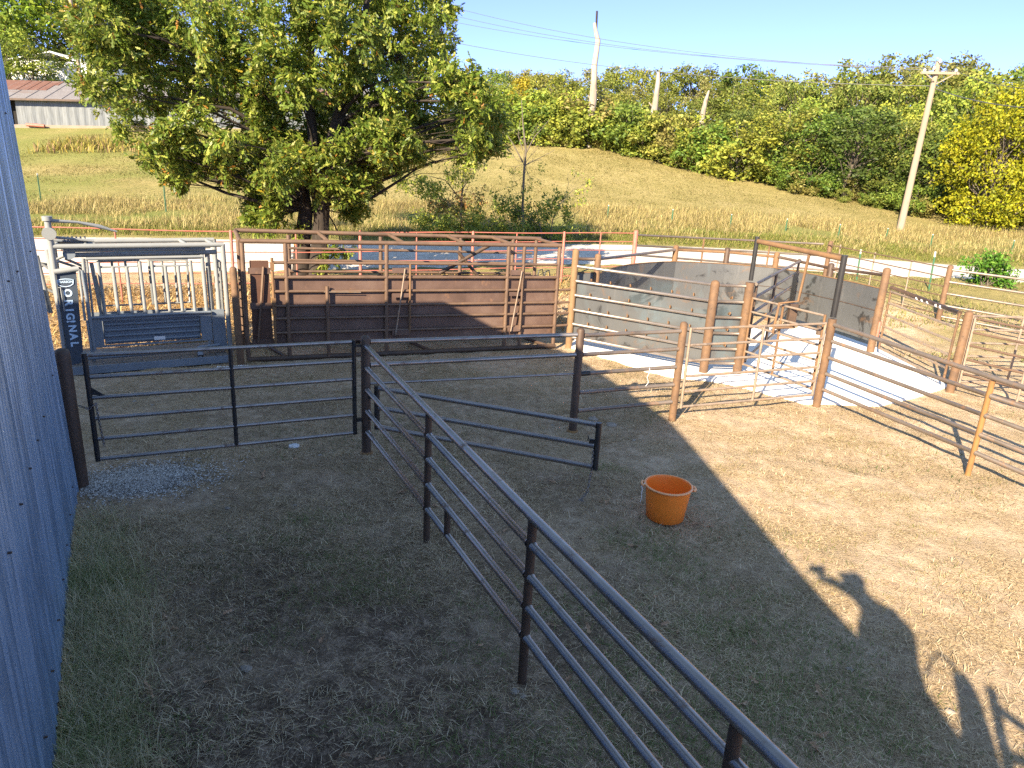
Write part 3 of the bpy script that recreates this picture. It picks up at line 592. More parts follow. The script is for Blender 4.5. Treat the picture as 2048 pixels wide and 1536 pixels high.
# posts and gates beyond
fs = thing('gate_post', 'round rusty pipe post standing past the white concrete with gates hung both sides', 'post', xy(S_, 0))
post(fs, S_[0], S_[1], 1.56, .075, 'rust')
ga = R1+V3(.05, -.25, 0); gb = S_+V3(-.10, .12, 0); ga[2] = gb[2] = 0
g = gate('pipe_gate', 'wide brown pipe gate between the sheet steel tub and the round rusty post', ga, gb, .2, 1.6, 6, .023, 'gate_worn', (), rs=.024, stm='rust', zs=[.18, .42, .68, .95, 1.22, 1.48])
rail(g, xy(ga, 1.57), xy(gb, 1.5), .04, 'rust_dark', 'top_tube')
mb = MB(); 
for f in (.42, .5, .58, .7, .76): p = ga+(gb-ga)*f; mb.tube(xy(p, 1.55-f*.06), xy(p+(gb-ga)*.02, 1.55-f*.06), .044, 10)
part('tape_mark', mb, 'white_paint', g)
g2a = S_+V3(.12, .05, 0); g2b = g2a+unit(V3(1, .12, 0))*3.0
gate('pipe_gate', 'brown six-rail gate swung out to the right of the round rusty post', V3(*g2a[:2], 0), V3(*g2b[:2], 0), .2, 1.5, 6, .022, 'gate_worn', (.35, .8), rs=.024, zs=[.18, .43, .69, .95, 1.21, 1.47])
g3a = S_+V3(.10, -.06, 0); g3b = g3a+unit(V3(.5, -.86, 0))*3.4
g = gate('pipe_gate', 'lower tangled pipe panel leaning off the round rusty post toward the right edge', V3(*g3a[:2], 0), V3(*g3b[:2], 0), .2, 1.45, 6, .022, 'alley_pipe', (.3, .72), rs=.024, stm='gate_worn', zs=[.12, .38, .66, .93, 1.18, 1.44])
# back fence with post Q
Q_ = hit(1876, 642); qz = Q_[2]
fq = thing('pipe_fence', 'back pipe fence with a rusty end post running off the right side', 'fence', Q_)
mb = MB(); mb.tube(Q_+V3(0, 0, -.15), Q_+V3(0, 0, 1.55), .075, 12, None, True); part('post', mb, 'rust', fq)
far = at_y(2048, 572, 18.3); uq = unit(V3(far[0]-Q_[0], far[1]-Q_[1], 0))
for z in (1.47, 1.13, .80, .46, .14): rail(fq, xy(Q_, qz+z)+uq*.07, xy(Q_, qz+z-.02)+uq*7.5, .035, 'pipe_sun')
p = Q_+uq*7.5; mb = MB(); mb.tube(xy(p, -.2), xy(p, qz+1.5), .06, 10, None, True); part('post', mb, 'rust', fq)
Wp = at_y(1264, 545, 23); Wp[2] = tz(Wp[0], Wp[1]); Vp = at_y(1648, 560, 24.2); Vp[2] = tz(Vp[0], Vp[1])
wt = at_y(1266, 463, 23)[2]; vt = at_y(1650, 484, 24.2)[2]
fw = thing('pipe_fence', 'dark pipe fence along the white road behind the round steel tub', 'fence', Wp)
for p, h, m in ((Wp, wt, 'red_paint'), (Vp, vt, 'rust')): mb = MB(); mb.tube(xy(p, p[2]-.2), xy(p, h), .075, 12, None, True); part('post', mb, m, fw)
for k in range(3):
    a = at_y(1274, (470, 491, 510)[k], 23); b = at_y(1646, (488, 511, 540)[k], 24.2); rail(fw, a, b, .034, 'pipe_sun')
for f in (.34, .68): a = Wp+(Vp-Wp)*f; mb = MB(); mb.tube(xy(a, tz(a[0], a[1])), xy(a, wt+(vt-wt)*f-.1), .03, 8); part('upright', mb, 'rust_mid', fw)
fv = thing('rod_fence', 'thin rusty rod fence from the tub to the back post along the road', 'fence', Vp)
for k in range(6):
    a = at_y(1655, (489, 504, 521, 538, 556, 574)[k], 24.2); b = xy(Q_, qz+(1.5, 1.24, .98, .72, .46, .2)[k]); rail(fv, a, b, .017, 'alley_pipe', n=8)
for f in (.1, .42, .72):
    a = Vp+(Q_-Vp)*f; mb = MB(); mb.tube(xy(a, tz(a[0], a[1])-.05), xy(a, vt+(qz+1.5-vt)*f), .022, 8); part('upright', mb, 'gate_worn', fv)

# ------------------------------------------------------------------ crowding tub
tub = thing('crowding_tub', 'round livestock tub of mottled sheet steel with rusty posts on a white pad', 'cattle tub', xy(T1, 0))
post(tub, T1[0], T1[1], 2.12, .072, 'rust_tan', dome=True); post(tub, T2[0], T2[1], 1.83, .085, 'rust', dome=True); post(tub, R1[0], R1[1], 1.97, .085, 'rust', dome=True)
u12 = unit(T2-T1); ZT = (1.765, 1.455, 1.15, .835, .525, .235)
for i, z in enumerate(ZT):
    a, b = seg(T1, T2, .07, .08); rail(tub, xy(a, z), xy(b, z-.02), .033, 'pipe_bright', n=12)
    a, b = seg(T2, T3, .08, .08); rail(tub, xy(a, z-.02), xy(b, z-.02), .030, 'pipe_sun')
def sheet(poly_xy, z0, z1, name, t, m='tub_sheet', th=.006, parent=None):
    mb = MB(); V = []
    for (x, y) in poly_xy: V += [(x, y, z0), (x, y, z1)]
    Fs = [(2*i, 2*i+2, 2*i+3, 2*i+1) for i in range(len(poly_xy)-1)]
    mb.add(V, Fs, False)
    o = part(name, mb, m, t); s = o.modifiers.new('thick', 'SOLIDIFY'); s.thickness = th; return o
nb = V3(-u12[1], u12[0], 0); off = nb*.045
sheet([(T1+off)[:2], (T2+off)[:2]], .24, 1.45, 'sheet', tub)
u23 = unit(T3-T2); nb2 = V3(-u23[1], u23[0], 0)*.045; sheet([(T2+nb2+u23*.02)[:2], (T3+nb2)[:2]], .24, 1.43, 'sheet', tub)
L12 = np.linalg.norm((T2-T1)[:2])
for zi in range(1, 5):
    for k in range(6 if zi < 4 else 5):
        c = xy(T1+u12*(.42+k*.44), ZT[zi]+.035); 
        mb = MB(); mb.path([c+nb*.04, c+V3(0, 0, .04)+nb*.0, c+V3(0, 0, .055)-nb*.03, c+V3(0, 0, .0)-nb*.02], [.016, .015, .014, .013], 8)
        part('lug', mb, 'rust_mid', tub)
    c = xy(T2+u23*.36, ZT[zi]+.035); mb = MB(); mb.path([c+nb2, c+V3(0, 0, .04), c+V3(0, 0, .05)-nb2, c-nb2*.5], [.016, .015, .014, .013], 8); part('lug', mb, 'rust_mid', tub)
rear_px = [((1197, 506), 1.95), ((1353, 489), 1.95), ((1456, 494), 1.95), ((1555, 503), 1.93), ((1664, 525), 1.86)]
rear = [at_z(*p, z) for p, z in rear_px]
for i, p in enumerate(rear): post(tub, p[0], p[1], p[2]-.02, .075, ('rust', 'rust_mid', 'rust_dark', 'rust_mid', 'rust_dark')[i])
ctr = V3(5.0, 16.3, 0); chainp = [T1+V3(-.02, 1.0, 0)]+rear+[R1]
sm = []
for i, (a, b) in enumerate(zip(chainp[:-1], chainp[1:])):
    for f in np.linspace(0, 1, 9)[:-1]:
        p = a+(b-a)*f; rad = np.linalg.norm((p-ctr)[:2]); rt = np.linalg.norm((a-ctr)[:2])*(1-f)+np.linalg.norm((b-ctr)[:2])*f
        q = ctr+(p-ctr)*(rt/rad*.55+.45); q = ctr+(q-ctr)*((np.linalg.norm((q-ctr)[:2])-.09)/np.linalg.norm((q-ctr)[:2])); sm.append(q[:2])
sm.append((R1+V3(-.06, -.02, 0))[:2])
sheet(sm, .27, 1.50, 'curved_sheet', tub)
mb = MB(); mb.path([xy(V3(*p, 0), 1.505) for p in sm], .014, 6); part('edge_bar', mb, 'rust_mid', tub)
sq = [ctr[:2]+(np.array(p)-ctr[:2])*.997 for p in sm[len(sm)*3//5:]]
mb = MB(); mb.path([xy(V3(*p, 0), .99) for p in sq], .008, 6); part('seam', mb, 'rust_dark', tub)
for i, (a, b) in enumerate(zip(chainp[:-1], chainp[1:])):
    q, p = seg(a, b, .06, .07); za = a[2]-.14 if i else 1.80; zb = (b[2]-.14) if i < 5 else 1.80
    rail(tub, xy(q, za), xy(p, zb), .036, ('rust_dark', 'pipe_sun', 'rust_mid', 'rust_mid', 'rust_dark', 'rust_dark')[i])
# gusset brackets where alley meets the tub
mb = MB(); q = T1+V3(.25, 1.0, 1.5); mb.prism([q, q+V3(.45, .35, -.05), q+V3(.45, .35, -.22), q+V3(.30, .25, -.2), q+V3(.1, .1, -.06)], (0, .01, 0)); part('bracket', mb, 'black_pipe', tub)
# red tape at R1
mb = MB(); mb.tube(xy(R1, .35)+V3(.05, -.05, 0), xy(R1, .75)+V3(.05, -.05, 0), .045, 8); part('tape_wrap', mb, 'red_paint', tub)

# sweep gate inside the tub
sgE = at_z(1590, 582, 1.0); sg0 = T3+V3(.14, .10, 0); sgE = V3(sgE[0], sgE[1], 0); us = unit(sgE-sg0)
sg = thing('sweep_gate', 'grey pipe sweep gate swung inside the round tub with a dark rubber flap', 'gate', xy(T3, 0))
hit_z = [at_z(1609, 517, 1.75), at_z(1603, 541, 1.5)]
for z in (1.78, 1.50, 1.20, .90, .58, .26): rail(sg, xy(sg0, z), xy(sgE, z), .032, 'pipe_sun')
for f in (.02, .40, .97): p = sg0+(sgE-sg0)*f; mb = MB(); mb.tube(xy(p, .2), xy(p, 1.85 if f > .9 else 1.8), .03, 10); part('upright', mb, 'rust_dark', sg)
p0 = sg0+(sgE-sg0)*.80+V3(.03, -.03, 0); p1 = sg0+(sgE-sg0)*.93+V3(.03, -.03, 0); mb = MB(); mb.prism([xy(p0, .22), xy(p1, .22), xy(p1, 1.55), xy(p0, 1.55)], (.012, -.012, 0)); part('flap', mb, 'black_pipe', sg)
lt = thing('latch_arm', 'rusty hanging latch arm with small grey box beyond the portal crossbar', 'latch', xy(T3+uTE*1.3, 0))
k0 = xy(T3+uTE*1.25, 2.55); mb = MB(); mb.path([k0, k0+V3(.05, .25, -.9), k0+V3(-.30, .2, -.95), k0+V3(-.33, .2, -1.5)], .024, 10); part('arm', mb, 'rust_mid', lt)
mb = MB(); mb.box(k0+V3(-.02, .25, -1.15), (.07, 0, 0), (0, .05, 0), (0, 0, .2)); part('latch_box', mb, 'rust_dark', lt)
mb = MB(); mb.tube(k0+V3(-.33, .2, -1.4), k0+V3(.06, .25, -1.38), .025, 8); part('lower_bar', mb, 'rust', lt)

# ------------------------------------------------------------------ brown working alley
AO = V3(-4.93, 12.35, 0); au = V3(.92870, .37083, 0); ad = V3(-.37083, .92870, 0)
def AL(s, z, d=0.0): return AO+au*s+ad*d+V3(0, 0, z)
al = thing('working_alley', 'long brown steel cattle alley with sheeted sides and an open pipe frame top', 'cattle alley', AL(3, 0, .35))
LA, DW = 6.25, 1.12
mb = MB(); mb.tube(AL(.02, 2.19), AL(LA, 2.19), .042, 12); part('top_rail', mb, 'alley_pipe', al)
mb = MB(); mb.tube(AL(-.06, 2.27, DW), AL(LA, 2.215, DW), .042, 12); part('top_rail', mb, 'alley_pipe', al)
for s in (.02, 1.55, 2.95, 4.2, 5.2, LA-.02): mb = MB(); mb.tube(AL(s, 2.185, .03), AL(s-.08, 2.265-.05*s/6.25, DW-.03), .036, 10); part('cross_tie', mb, 'alley_pipe', al)
for s in (.04, .77, 2.60, 5.08, 5.42, LA-.04): mb = MB(); mb.tube(AL(s, .03), AL(s, 2.16), .040 if s not in (5.42,) else .036, 12); part('post', mb, 'alley_pipe', al)
mb = MB(); mb.tube(AL(1.48, .03, -.05), AL(1.48, 1.39, -.05), .035, 10); part('short_post', mb, 'alley_pipe', al)
for s in (-.02, .9, 2.7, 4.4, 5.6, LA-.1): mb = MB(); mb.tube(AL(s, .03, DW), AL(s, 2.2, DW), .040, 12); part('post', mb, 'alley_pipe', al)
edges = [.52, .77, 2.60, 5.08, 5.42, LA-.04]
for z in (1.815, 1.55, 1.29, 1.02, .785, .515):
    mb = MB(); mb.tube(AL(.52, z, -.005), AL(LA-.05, z-.02, -.005), .028 if z != 1.55 else .032, 10); part('rail', mb, 'alley_pipe', al)
for z in (1.95, 1.72, 1.5, 1.2, .8, .4): mb = MB(); mb.tube(AL(.9, z, DW-.04), AL(LA-.2, z-.05, DW-.04), .026, 10); part('rail', mb, 'alley_pipe', al)
for k, (s0, s1) in enumerate(((.52, 2.62), (2.62, 5.25), (5.25, LA-.05))):
    mb = MB(); mb.prism([AL(s0, .32, .045), AL(s1, .31, .045), AL(s1, 1.54, .045), AL(s0, 1.55, .045)], ad*.006); part('side_sheet', mb, 'alley_sheet', al)
mb = MB(); mb.prism([AL(.9, .32, DW-.02), AL(LA, .32, DW-.02), AL(LA, 1.42, DW-.02), AL(.9, 1.42, DW-.02)], ad*.006); part('far_sheet', mb, 'alley_sheet', al)
mb = MB(); mb.tube(AL(.02, .03, -.02), AL(LA, .05, -.02), .05, 10); part('skid', mb, 'rust_dark', al)
mb = MB(); mb.tube(AL(.02, .03, DW), AL(LA, .05, DW), .05, 10); part('skid', mb, 'rust_dark', al)
for s in (.5, 3.3, 5.9): mb = MB(); mb.tube(AL(s+.2, .05, 0), AL(s-.15, .05, DW), .035, 10); part('skid_tie', mb, 'rust_dark', al)
dr = MB(); dr.prism([AL(.13, .26, .06), AL(.49, .26, .06), AL(.47, 1.84, .06), AL(.15, 1.84, .06)], ad*.02); door = part('slide_door', dr, 'door_sheet', al)
for z in (1.66, 1.02, .34): mb = MB(); mb.box(AL(.31, z, .045), au*.19, ad*.012, V3(0, 0, .055)); part('strap', mb, 'alley_sheet', al, door)
mb = MB(); mb.beam(AL(.38, 1.74, .0), AL(.23, .34, .0), .03, .045); part('lever', mb, 'alley_pipe', al, door)
mb = MB(); mb.tube(AL(.53, .3, -.02), AL(.53, 1.9, -.02), .025, 8); part('door_guide', mb, 'rust_mid', al)
for z in (1.75, 1.1, .95): mb = MB(); mb.box(AL(.53, z, -.03), au*.035, ad*.03, V3(0, 0, .07)); part('guide_block', mb, 'rust_mid', al)
for s0, s1, zt in ((2.70, 3.05, 1.80), (5.12, 5.40, 1.76)):   # latch frames with a leaning rod
    mb = MB(); mb.tube(AL(s1, .45, -.05), AL(s1, zt, -.05), .022, 8); part('latch_upright', mb, 'rust_mid' if s0 < 4 else 'alley_pipe', al)
    for z in (zt-.12, 1.20, .46): mb = MB(); mb.box(AL((s0+s1)/2, z, -.05), au*(s1-s0)/2, ad*.01, V3(0, 0, .05 if z != 1.2 else .04)); part('latch_plate', mb, 'alley_sheet', al)
    mb = MB(); mb.tube(AL(s0+.24, zt-.08, -.09), AL(s0+.06, .42, -.09), .014, 8); part('rod', mb, 'gate_worn', al)
mb = MB(); mb.tube(AL(4.95, 2.1, DW*.7), AL(3.85, 1.5, DW*.7), .04, 10); mb.tube(AL(4.25, 1.95, DW*.7), AL(4.7, 1.45, DW*.7), .035, 10); part('brace', mb, 'rust_dark', al)
mb = MB(); mb.tube(AL(1.42, 1.28, -.06), AL(2.1, 1.27, -.06), .008, 6); part('pull_rod', mb, 'gate_worn', al)
for k, (s, z) in enumerate(((5.75, 1.62), (5.9, 1.60))): mb = MB(); mb.path([AL(s, z-.06, -.0), AL(s+.02, z+.06, -.0), AL(s+.10, z+.08, -.0), AL(s+.13, z-.05, -.0)], .014, 8); part('hook', mb, 'black_pipe', al)
for z in (1.26, .99, .755, .49): mb = MB(); mb.tube(AL(LA, z), xy(T1, z+.01), .026, 8); part('link_rail', mb, 'alley_pipe', al)
# leaning short post by the alley door
lp = thing('pipe_post', 'short leaning rusty pipe post between the grey chute and the alley', 'post', at_z(482, 728, 0))
q = at_z(482, 728, 0); tp = on_plane(466, 538, q[:2], au); mb = MB(); mb.tube(q+V3(0, 0, -.1), tp, .062, 12, None, True); part('post', mb, 'rust', lp)

# ------------------------------------------------------------------ grey squeeze chute
CO = V3(-7.2992, 10.9603, 0); cu = V3(.85441, .5196, 0); cdp = V3(-.5196, .85441, 0)
def CH(s, z, d=.38): return CO+cu*s+cdp*d+V3(0, 0, z)
ch = thing('squeeze_chute', 'grey steel cattle squeeze chute with barred side and a lettered dark head panel', 'cattle chute', CH(1.2, 0, .8))
G = 'grey_paint'; DB = 1.18
def ct(name, a, b, r, m=G, n=12): mb = MB(); mb.tube(a, b, r, n); return part(name, mb, m, ch)
ct('main_post', CH(-.06, .08), CH(-.06, 2.5), .048); ct('main_post', CH(2.55, .08), CH(2.53, 2.09), .042)
ct('main_post', CH(-.06, .08, DB), CH(-.06, 2.09, DB), .045); ct('main_post', CH(2.5, .08, DB), CH(2.5, 2.09, DB), .042)
ct('top_tube', CH(-.08, 2.06), CH(2.55, 2.08), .042); ct('top_tube', CH(.42, 2.06, DB), CH(2.5, 2.08, DB), .042); ct('top_tube', CH(.18, 1.90, .55), CH(2.45, 1.93, .55), .042)
ct('top_tube', CH(.1, 1.99, .46), CH(2.25, 2.0, .46), .032); ct('top_tube', CH(.05, 1.96, .95), CH(2.4, 1.98, .95), .034)
for s in (.02, .42, 1.95, 2.40): ct('cross_tube', CH(s, 2.07, .42), CH(s-.03 if s > 1 else s, 2.07, DB), .035)
mb = MB(); mb.tube(CH(-.06, 2.27, .31), CH(-.06, 2.27, .44), .10, 20); part('pivot_disc', mb, G, ch)
mb = MB(); mb.tube(CH(-.06, 2.47), CH(-.06, 2.54), .075, 16); part('post_cap', mb, G, ch)
mb = MB(); mb.path([CH(-.02, 2.47), CH(.35, 2.44, .5), CH(.65, 2.37, .55), CH(.90, 2.28, .6)], [.03, .022, .035, .014], 8); part('lever', mb, G, ch)
for z, d in ((2.2, .5), (2.14, .62), (2.1, .72)): ct('linkage', CH(-.02, z, d), CH(.55, z-.07, d+.05), .022)
mb = MB(); mb.prism([CH(.02, 2.12, .6), CH(.45, 2.12, .6), CH(.5, 2.02, .9), CH(.02, 2.02, .9)], (0, 0, .02)); part('rack_plate', mb, 'shaded_grey', ch)
for k in range(6): mb = MB(); mb.tube(CH(.12+k*.06, 2.13, .62), CH(.12+k*.06, 2.20, .62), .014, 6); part('rack_tooth', mb, G, ch)
mb = MB(); mb.prism([CH(.42, 1.80, .62), CH(2.2, 1.80, .62), CH(2.2, 1.91, .62), CH(.42, 1.91, .62)], cdp*.012); part('top_panel', mb, G, ch)
ct('hanger_tube', CH(.40, 1.855, .40), CH(2.20, 1.87, .40), .026); mb = MB(); mb.tube(CH(.17, 1.93, .45), CH(.17, 1.93, .60), .09, 18); part('pivot_disc', mb, 'shaded_grey', ch)
for s0 in (.57, 1.37):
    mb = MB(); w_ = .63
    mb.path([CH(s0, 1.71, .43), CH(s0+w_-.01, 1.71, .43), CH(s0+w_-.01, .89, .43), CH(s0-.08 if s0 < 1 else s0, .89, .43)], .02, 8)
    fr_ = part('drop_bar_frame', mb, G, ch)
    for k in range(4): mb = MB(); mb.tube(CH(s0+.01+k*.205, .86 if k in (0, 3) else .9, .415), CH(s0+k*.205, 1.80 if k in (0, 3) else 1.71, .415), .029, 8); part('drop_bar', mb, G, ch, fr_)
    mb = MB(); mb.path([CH(s0, 1.72, DB-.04), CH(s0+w_, 1.72, DB-.04), CH(s0+w_, .92, DB-.04), CH(s0, .92, DB-.04), CH(s0, 1.72, DB-.04)], .026, 8, False); fdf_ = part('far_drop_frame', mb, G, ch)
    for k in (1, 2): mb = MB(); mb.tube(CH(s0+k*.21, .94, DB-.04), CH(s0+k*.21, 1.70, DB-.04), .022, 8); part('drop_bar', mb, G, ch, fdf_)
ct('side_post', CH(.33, .1, .42), CH(.36, 1.86, .42), .03); ct('side_post', CH(.40, .8, .42), CH(.41, 1.86, .42), .018)
mb = MB(); mb.prism([CH(.44, 1.78, .46), CH(.50, 1.78, .46), CH(.60, .88, .46), CH(.50, .88, .46)], cdp*.02); part('side_strut', mb, G, ch)
for s, d in ((2.20, .42), (2.30, .6), (2.42, .45), (2.36, .9)): ct('side_post', CH(s, .12, d), CH(s-.02, 1.9, d), .034)
mb = MB(); mb.prism([CH(.36, .34), CH(.52, .34), CH(.52, .86), CH(.36, .86)], cdp*.03); mb.prism([CH(2.07, .34), CH(2.25, .34), CH(2.25, .86), CH(2.07, .86)], cdp*.03); mb.prism([CH(.52, .80), CH(2.07, .80), CH(2.07, .86), CH(.52, .86)], cdp*.03); mb.prism([CH(.52, .34), CH(2.07, .34), CH(2.07, .37), CH(.52, .37)], cdp*.03); lpn = part('lower_panel', mb, 'shaded_grey', ch)
mb = MB(); mb.prism([CH(.53, .37, .47), CH(2.06, .37, .47), CH(2.06, .79, .47), CH(.53, .79, .47)], cdp*.015); part('inner_panel', mb, 'shaded_grey', ch, lpn)
for z in (.42, .52, .62, .72): mb = MB(); mb.path([CH(.54, z, .455), CH(2.05, z, .455)], .026, 8); part('rib', mb, 'shaded_grey', ch, lpn)
mb = MB(); mb.tube(CH(.37, .87, .36), CH(2.25, .87, .36), .026, 8); part('panel_cap', mb, 'shaded_grey', ch, lpn)
mb = MB(); mb.box(CH(1.38, .435, .418), cu*.09, cdp*.003, V3(0, 0, .032)); part('sticker', mb, 'white_sticker', ch, lpn)
mb = MB(); mb.prism([CH(2.27, .12, .40), CH(2.50, .12, .40), CH(2.48, .9, .40), CH(2.27, .9, .40)], cdp*.02); part('rear_panel', mb, 'shaded_grey', ch)
mb = MB(); mb.prism([CH(.36, .3, DB-.02), CH(2.4, .3, DB-.02), CH(2.4, .8, DB-.02), CH(.36, .8, DB-.02)], cdp*.02); part('far_panel', mb, 'shaded_grey', ch)
# base and floor
mb = MB(); mb.prism([CH(-.02, .0, -.03), CH(2.46, .0, -.03), CH(2.46, .13, -.03), CH(-.02, .13, -.03)], cdp*.03); base = part('base_beam', mb, 'shaded_grey', ch)
mb = MB(); mb.prism([CH(0, .085, 0), CH(2.46, .085, 0), CH(2.46, .085, 1.25), CH(0, .085, 1.25)], (0, 0, .015)); part('floor', mb, 'floor_plate', ch)
for k in range(8): mb = MB(); mb.tube(CH(.2+k*.3, .11, .02), CH(.17+k*.3, .11, .32), .018, 6); part('floor_rod', mb, 'floor_plate', ch)
mb = MB(); mb.tube(CH(-.02, .18, .33), CH(2.5, .20, .33), .035, 10); part('base_tube', mb, 'shaded_grey', ch)
mb = MB(); mb.tube(CH(2.0, .12, .15), CH(2.0, .26, .25), .05, 10); mb.tube(CH(2.0, .26, .25), CH(2.35, .26, .3), .03, 8); part('foot', mb, 'shaded_grey', ch)
# head panel with lettering: a board in the vertical plane d = .26
HD = .26
def HP(px, py): return on_plane(px, py, (CO+cdp*HD)[:2], cu)
pl = [HP(*p) for p in ((112, 546), (152, 542), (168, 724), (139, 731))]
mb = MB(); mb.prism(pl, cdp*.03); hp = part('head_panel', mb, 'navy', ch)
mb = MB(); a, b = HP(108, 544), HP(158, 537); mb.tube(a-cdp*.01, b-cdp*.01, .045, 14); part('head_roll', mb, G, ch, hp)
for pa, pb, r, m in (((158, 540), (170, 640), .02, G), ((164, 540), (190, 700), .025, 'shaded_grey'), ((109, 548), (130, 700), .012, 'shaded_grey'), ((116, 575), (122, 574), .008, G), ((121, 574), (129, 622), .009, G), ((174, 640), (184, 705), .02, 'shaded_grey')):
    mb = MB(); mb.tube(HP(*pa)-cdp*.03, HP(*pb)-cdp*.03, r, 8); part('slide_rod', mb, m, ch)
mb = MB(); mb.tube(CH(-.12, 2.0, .5), CH(-.02, .1, .5), .045, 10); part('head_post', mb, G, ch)
mb = MB(); mb.tube(CH(-.28, 1.9, .55), CH(-.2, .95, .55), .035, 10); mb.tube(CH(-.27, 1.35, .5), CH(-.24, .98, .5), .02, 8); part('handle', mb, G, ch)
for a, b in (((-.5, 2.0, .8), (-.05, 1.55, .8)), ((-.55, 1.8, .9), (-.05, 1.75, .7)), ((-.45, 1.6, .8), (.1, 1.85, .9)), ((-.5, 1.5, .7), (-.1, 1.25, .7)), ((.0, 1.8, .6), (.35, 1.62, .8)), ((.1, 1.85, .55), (.35, 1.7, .6))): ct('head_link', CH(*a), CH(*b), .022)
def letters(txt, P, right, up, size, m, parent, off=.004, name='lettering', align='CENTER'):
    cv = bpy.data.curves.new(name, 'FONT'); cv.body = txt; cv.size = size; cv.align_x = align; cv.align_y = 'CENTER'; cv.offset = off; cv.extrude = .002
    tmp = bpy.data.objects.new('tmp', cv); C.objects.link(tmp); dg = bpy.context.evaluated_depsgraph_get(); me = bpy.data.meshes.new_from_object(tmp.evaluated_get(dg))
    bpy.data.objects.remove(tmp); o = bpy.data.objects.new(name, me); C.objects.link(o); me.materials.clear(); me.materials.append(MAT[m]); o.parent = parent
    r = unit(right); u = unit(up-r*(np.asarray(up)@r)); nn = np.cross(r, u); b = base_of(ch); p = np.asarray(P)-b
    o.matrix_local = Matrix(((r[0], u[0], nn[0], p[0]), (r[1], u[1], nn[1], p[1]), (r[2], u[2], nn[2], p[2]), (0, 0, 0, 1))); return o
px_letters = [('O', (135, 586)), ('R', (137, 605)), ('I', (138.5, 620)), ('G', (140, 633)), ('!', (141.5, 643)), ('N', (144.5, 657)), ('A', (147, 673)), ('L', (149, 688))]
dn = unit(HP(149, 688)-HP(135, 586))
for c_, p in px_letters: letters(c_, HP(*p)-cdp*.004, dn, cu, .155 if c_ != '!' else .165, 'letter', hp, .006)
cx = HP(131, 566); sh = [(-.115, .045), (-.06, .06), (0, .065), (.06, .062), (.115, .055), (.105, -.02), (.06, -.05), (0, -.062), (-.06, -.05), (-.105, -.022)]
mb = MB(); mb.path([cx-cdp*.006+cu*a+V3(0, 0, b) for a, b in sh+[sh[0]]], .007, 6); part('badge_rim', mb, 'letter', ch, hp)
letters('PEARSON', cx-cdp*.004+V3(0, 0, .018), cu, V3(0, 0, 1), .05, 'letter', hp, .0015)
mb = MB(); 
for k in range(9): mb.path([CH(2.52+.02*math.sin(k), .3+k*.18, .55), CH(2.50, .3+k*.18, 1.0)], .012, 6)
for k in range(4): mb.path([CH(2.5, .3, .55+k*.14), CH(2.5, 1.75, .55+k*.14)], .012, 6)
part('tail_mesh', mb, G, ch)
# lock on the ground beside the chute: a few rags of white plastic
mb = MB(); q = at_z(430, 737, .02)
for k in range(14): mb.path([q+V3(k*.035, .016*k+.01*math.sin(k*3), .0), q+V3(k*.035+.05, .016*k+.02*math.cos(k*5), .025), q+V3(k*.035+.07, .016*k, .0)], [.012, .02, .008], 6)
tag(mesh_obj('plastic_strip', mb, 'white_sticker', None, q), 'crumpled strip of white plastic lying at the foot of the grey chute', 'litter')

# ------------------------------------------------------------------ red fence behind
RF0 = V3(-22, 10.9, 0); rfL = at_z(470, 600, 0); RF1 = Wp.copy(); ur = unit(V3(RF1[0]-rfL[0], RF1[1]-rfL[1], 0))
rf = thing('rod_fence', 'long faded red rod fence behind the chute and alley along the white road', 'fence', rfL)
def RFp(s): p = rfL+ur*s; return V3(p[0], p[1], tz(p[0], p[1]))
LR = np.linalg.norm((RF1-rfL)[:2])
ztop = lambda s: np.interp(s, [-12, 0, LR], [at_y(20, 458, RFp(-7)[1])[2], at_y(457, 463, rfL[1])[2], wt-.05])
for k in range(6):
    ps = [RFp(s) for s in np.linspace(-13, LR-.08, 14)]
    mb = MB(); mb.path([xy(RFp(s), ztop(s)-k*.265+.01*math.sin(s*1.3+k)) for s in np.linspace(-13, LR-.08, 28)], .014 if k else .017, 6); part('rod', mb, 'red_paint', rf)
for s in (-12, -9.5, -5.0, 0.0, 3.3, 6.6, 9.6): p = RFp(s); mb = MB(); mb.tube(xy(p, p[2]-.2), xy(p, ztop(s)+.02), .04, 10, None, True); part('post', mb, 'red_paint', rf)
for s in (-7.5, -3.9, -2.6, 1.6, 4.9, 8.0, 10.9): p = RFp(s); mb = MB(); mb.tube(xy(p, p[2]-.1), xy(p, ztop(s)), .02, 6); part('stay', mb, 'red_paint', rf)
rg = thing('pipe_gate', 'faded red pipe gate at the far left behind the chute head', 'gate', RFp(-8.4)-ad*.35)
a = RFp(-9.6)-ad*.3; b = RFp(-5.1)-ad*.3
for z in (ztop(-7)-.02, ztop(-7)-.55, .45): rail(rg, xy(a, z), xy(b, z-.02), .045, 'red_paint')
for p in (a, b): mb = MB(); mb.tube(xy(p, .2), xy(p, ztop(-7)), .045, 8); part('stile', mb, 'red_paint', rg)

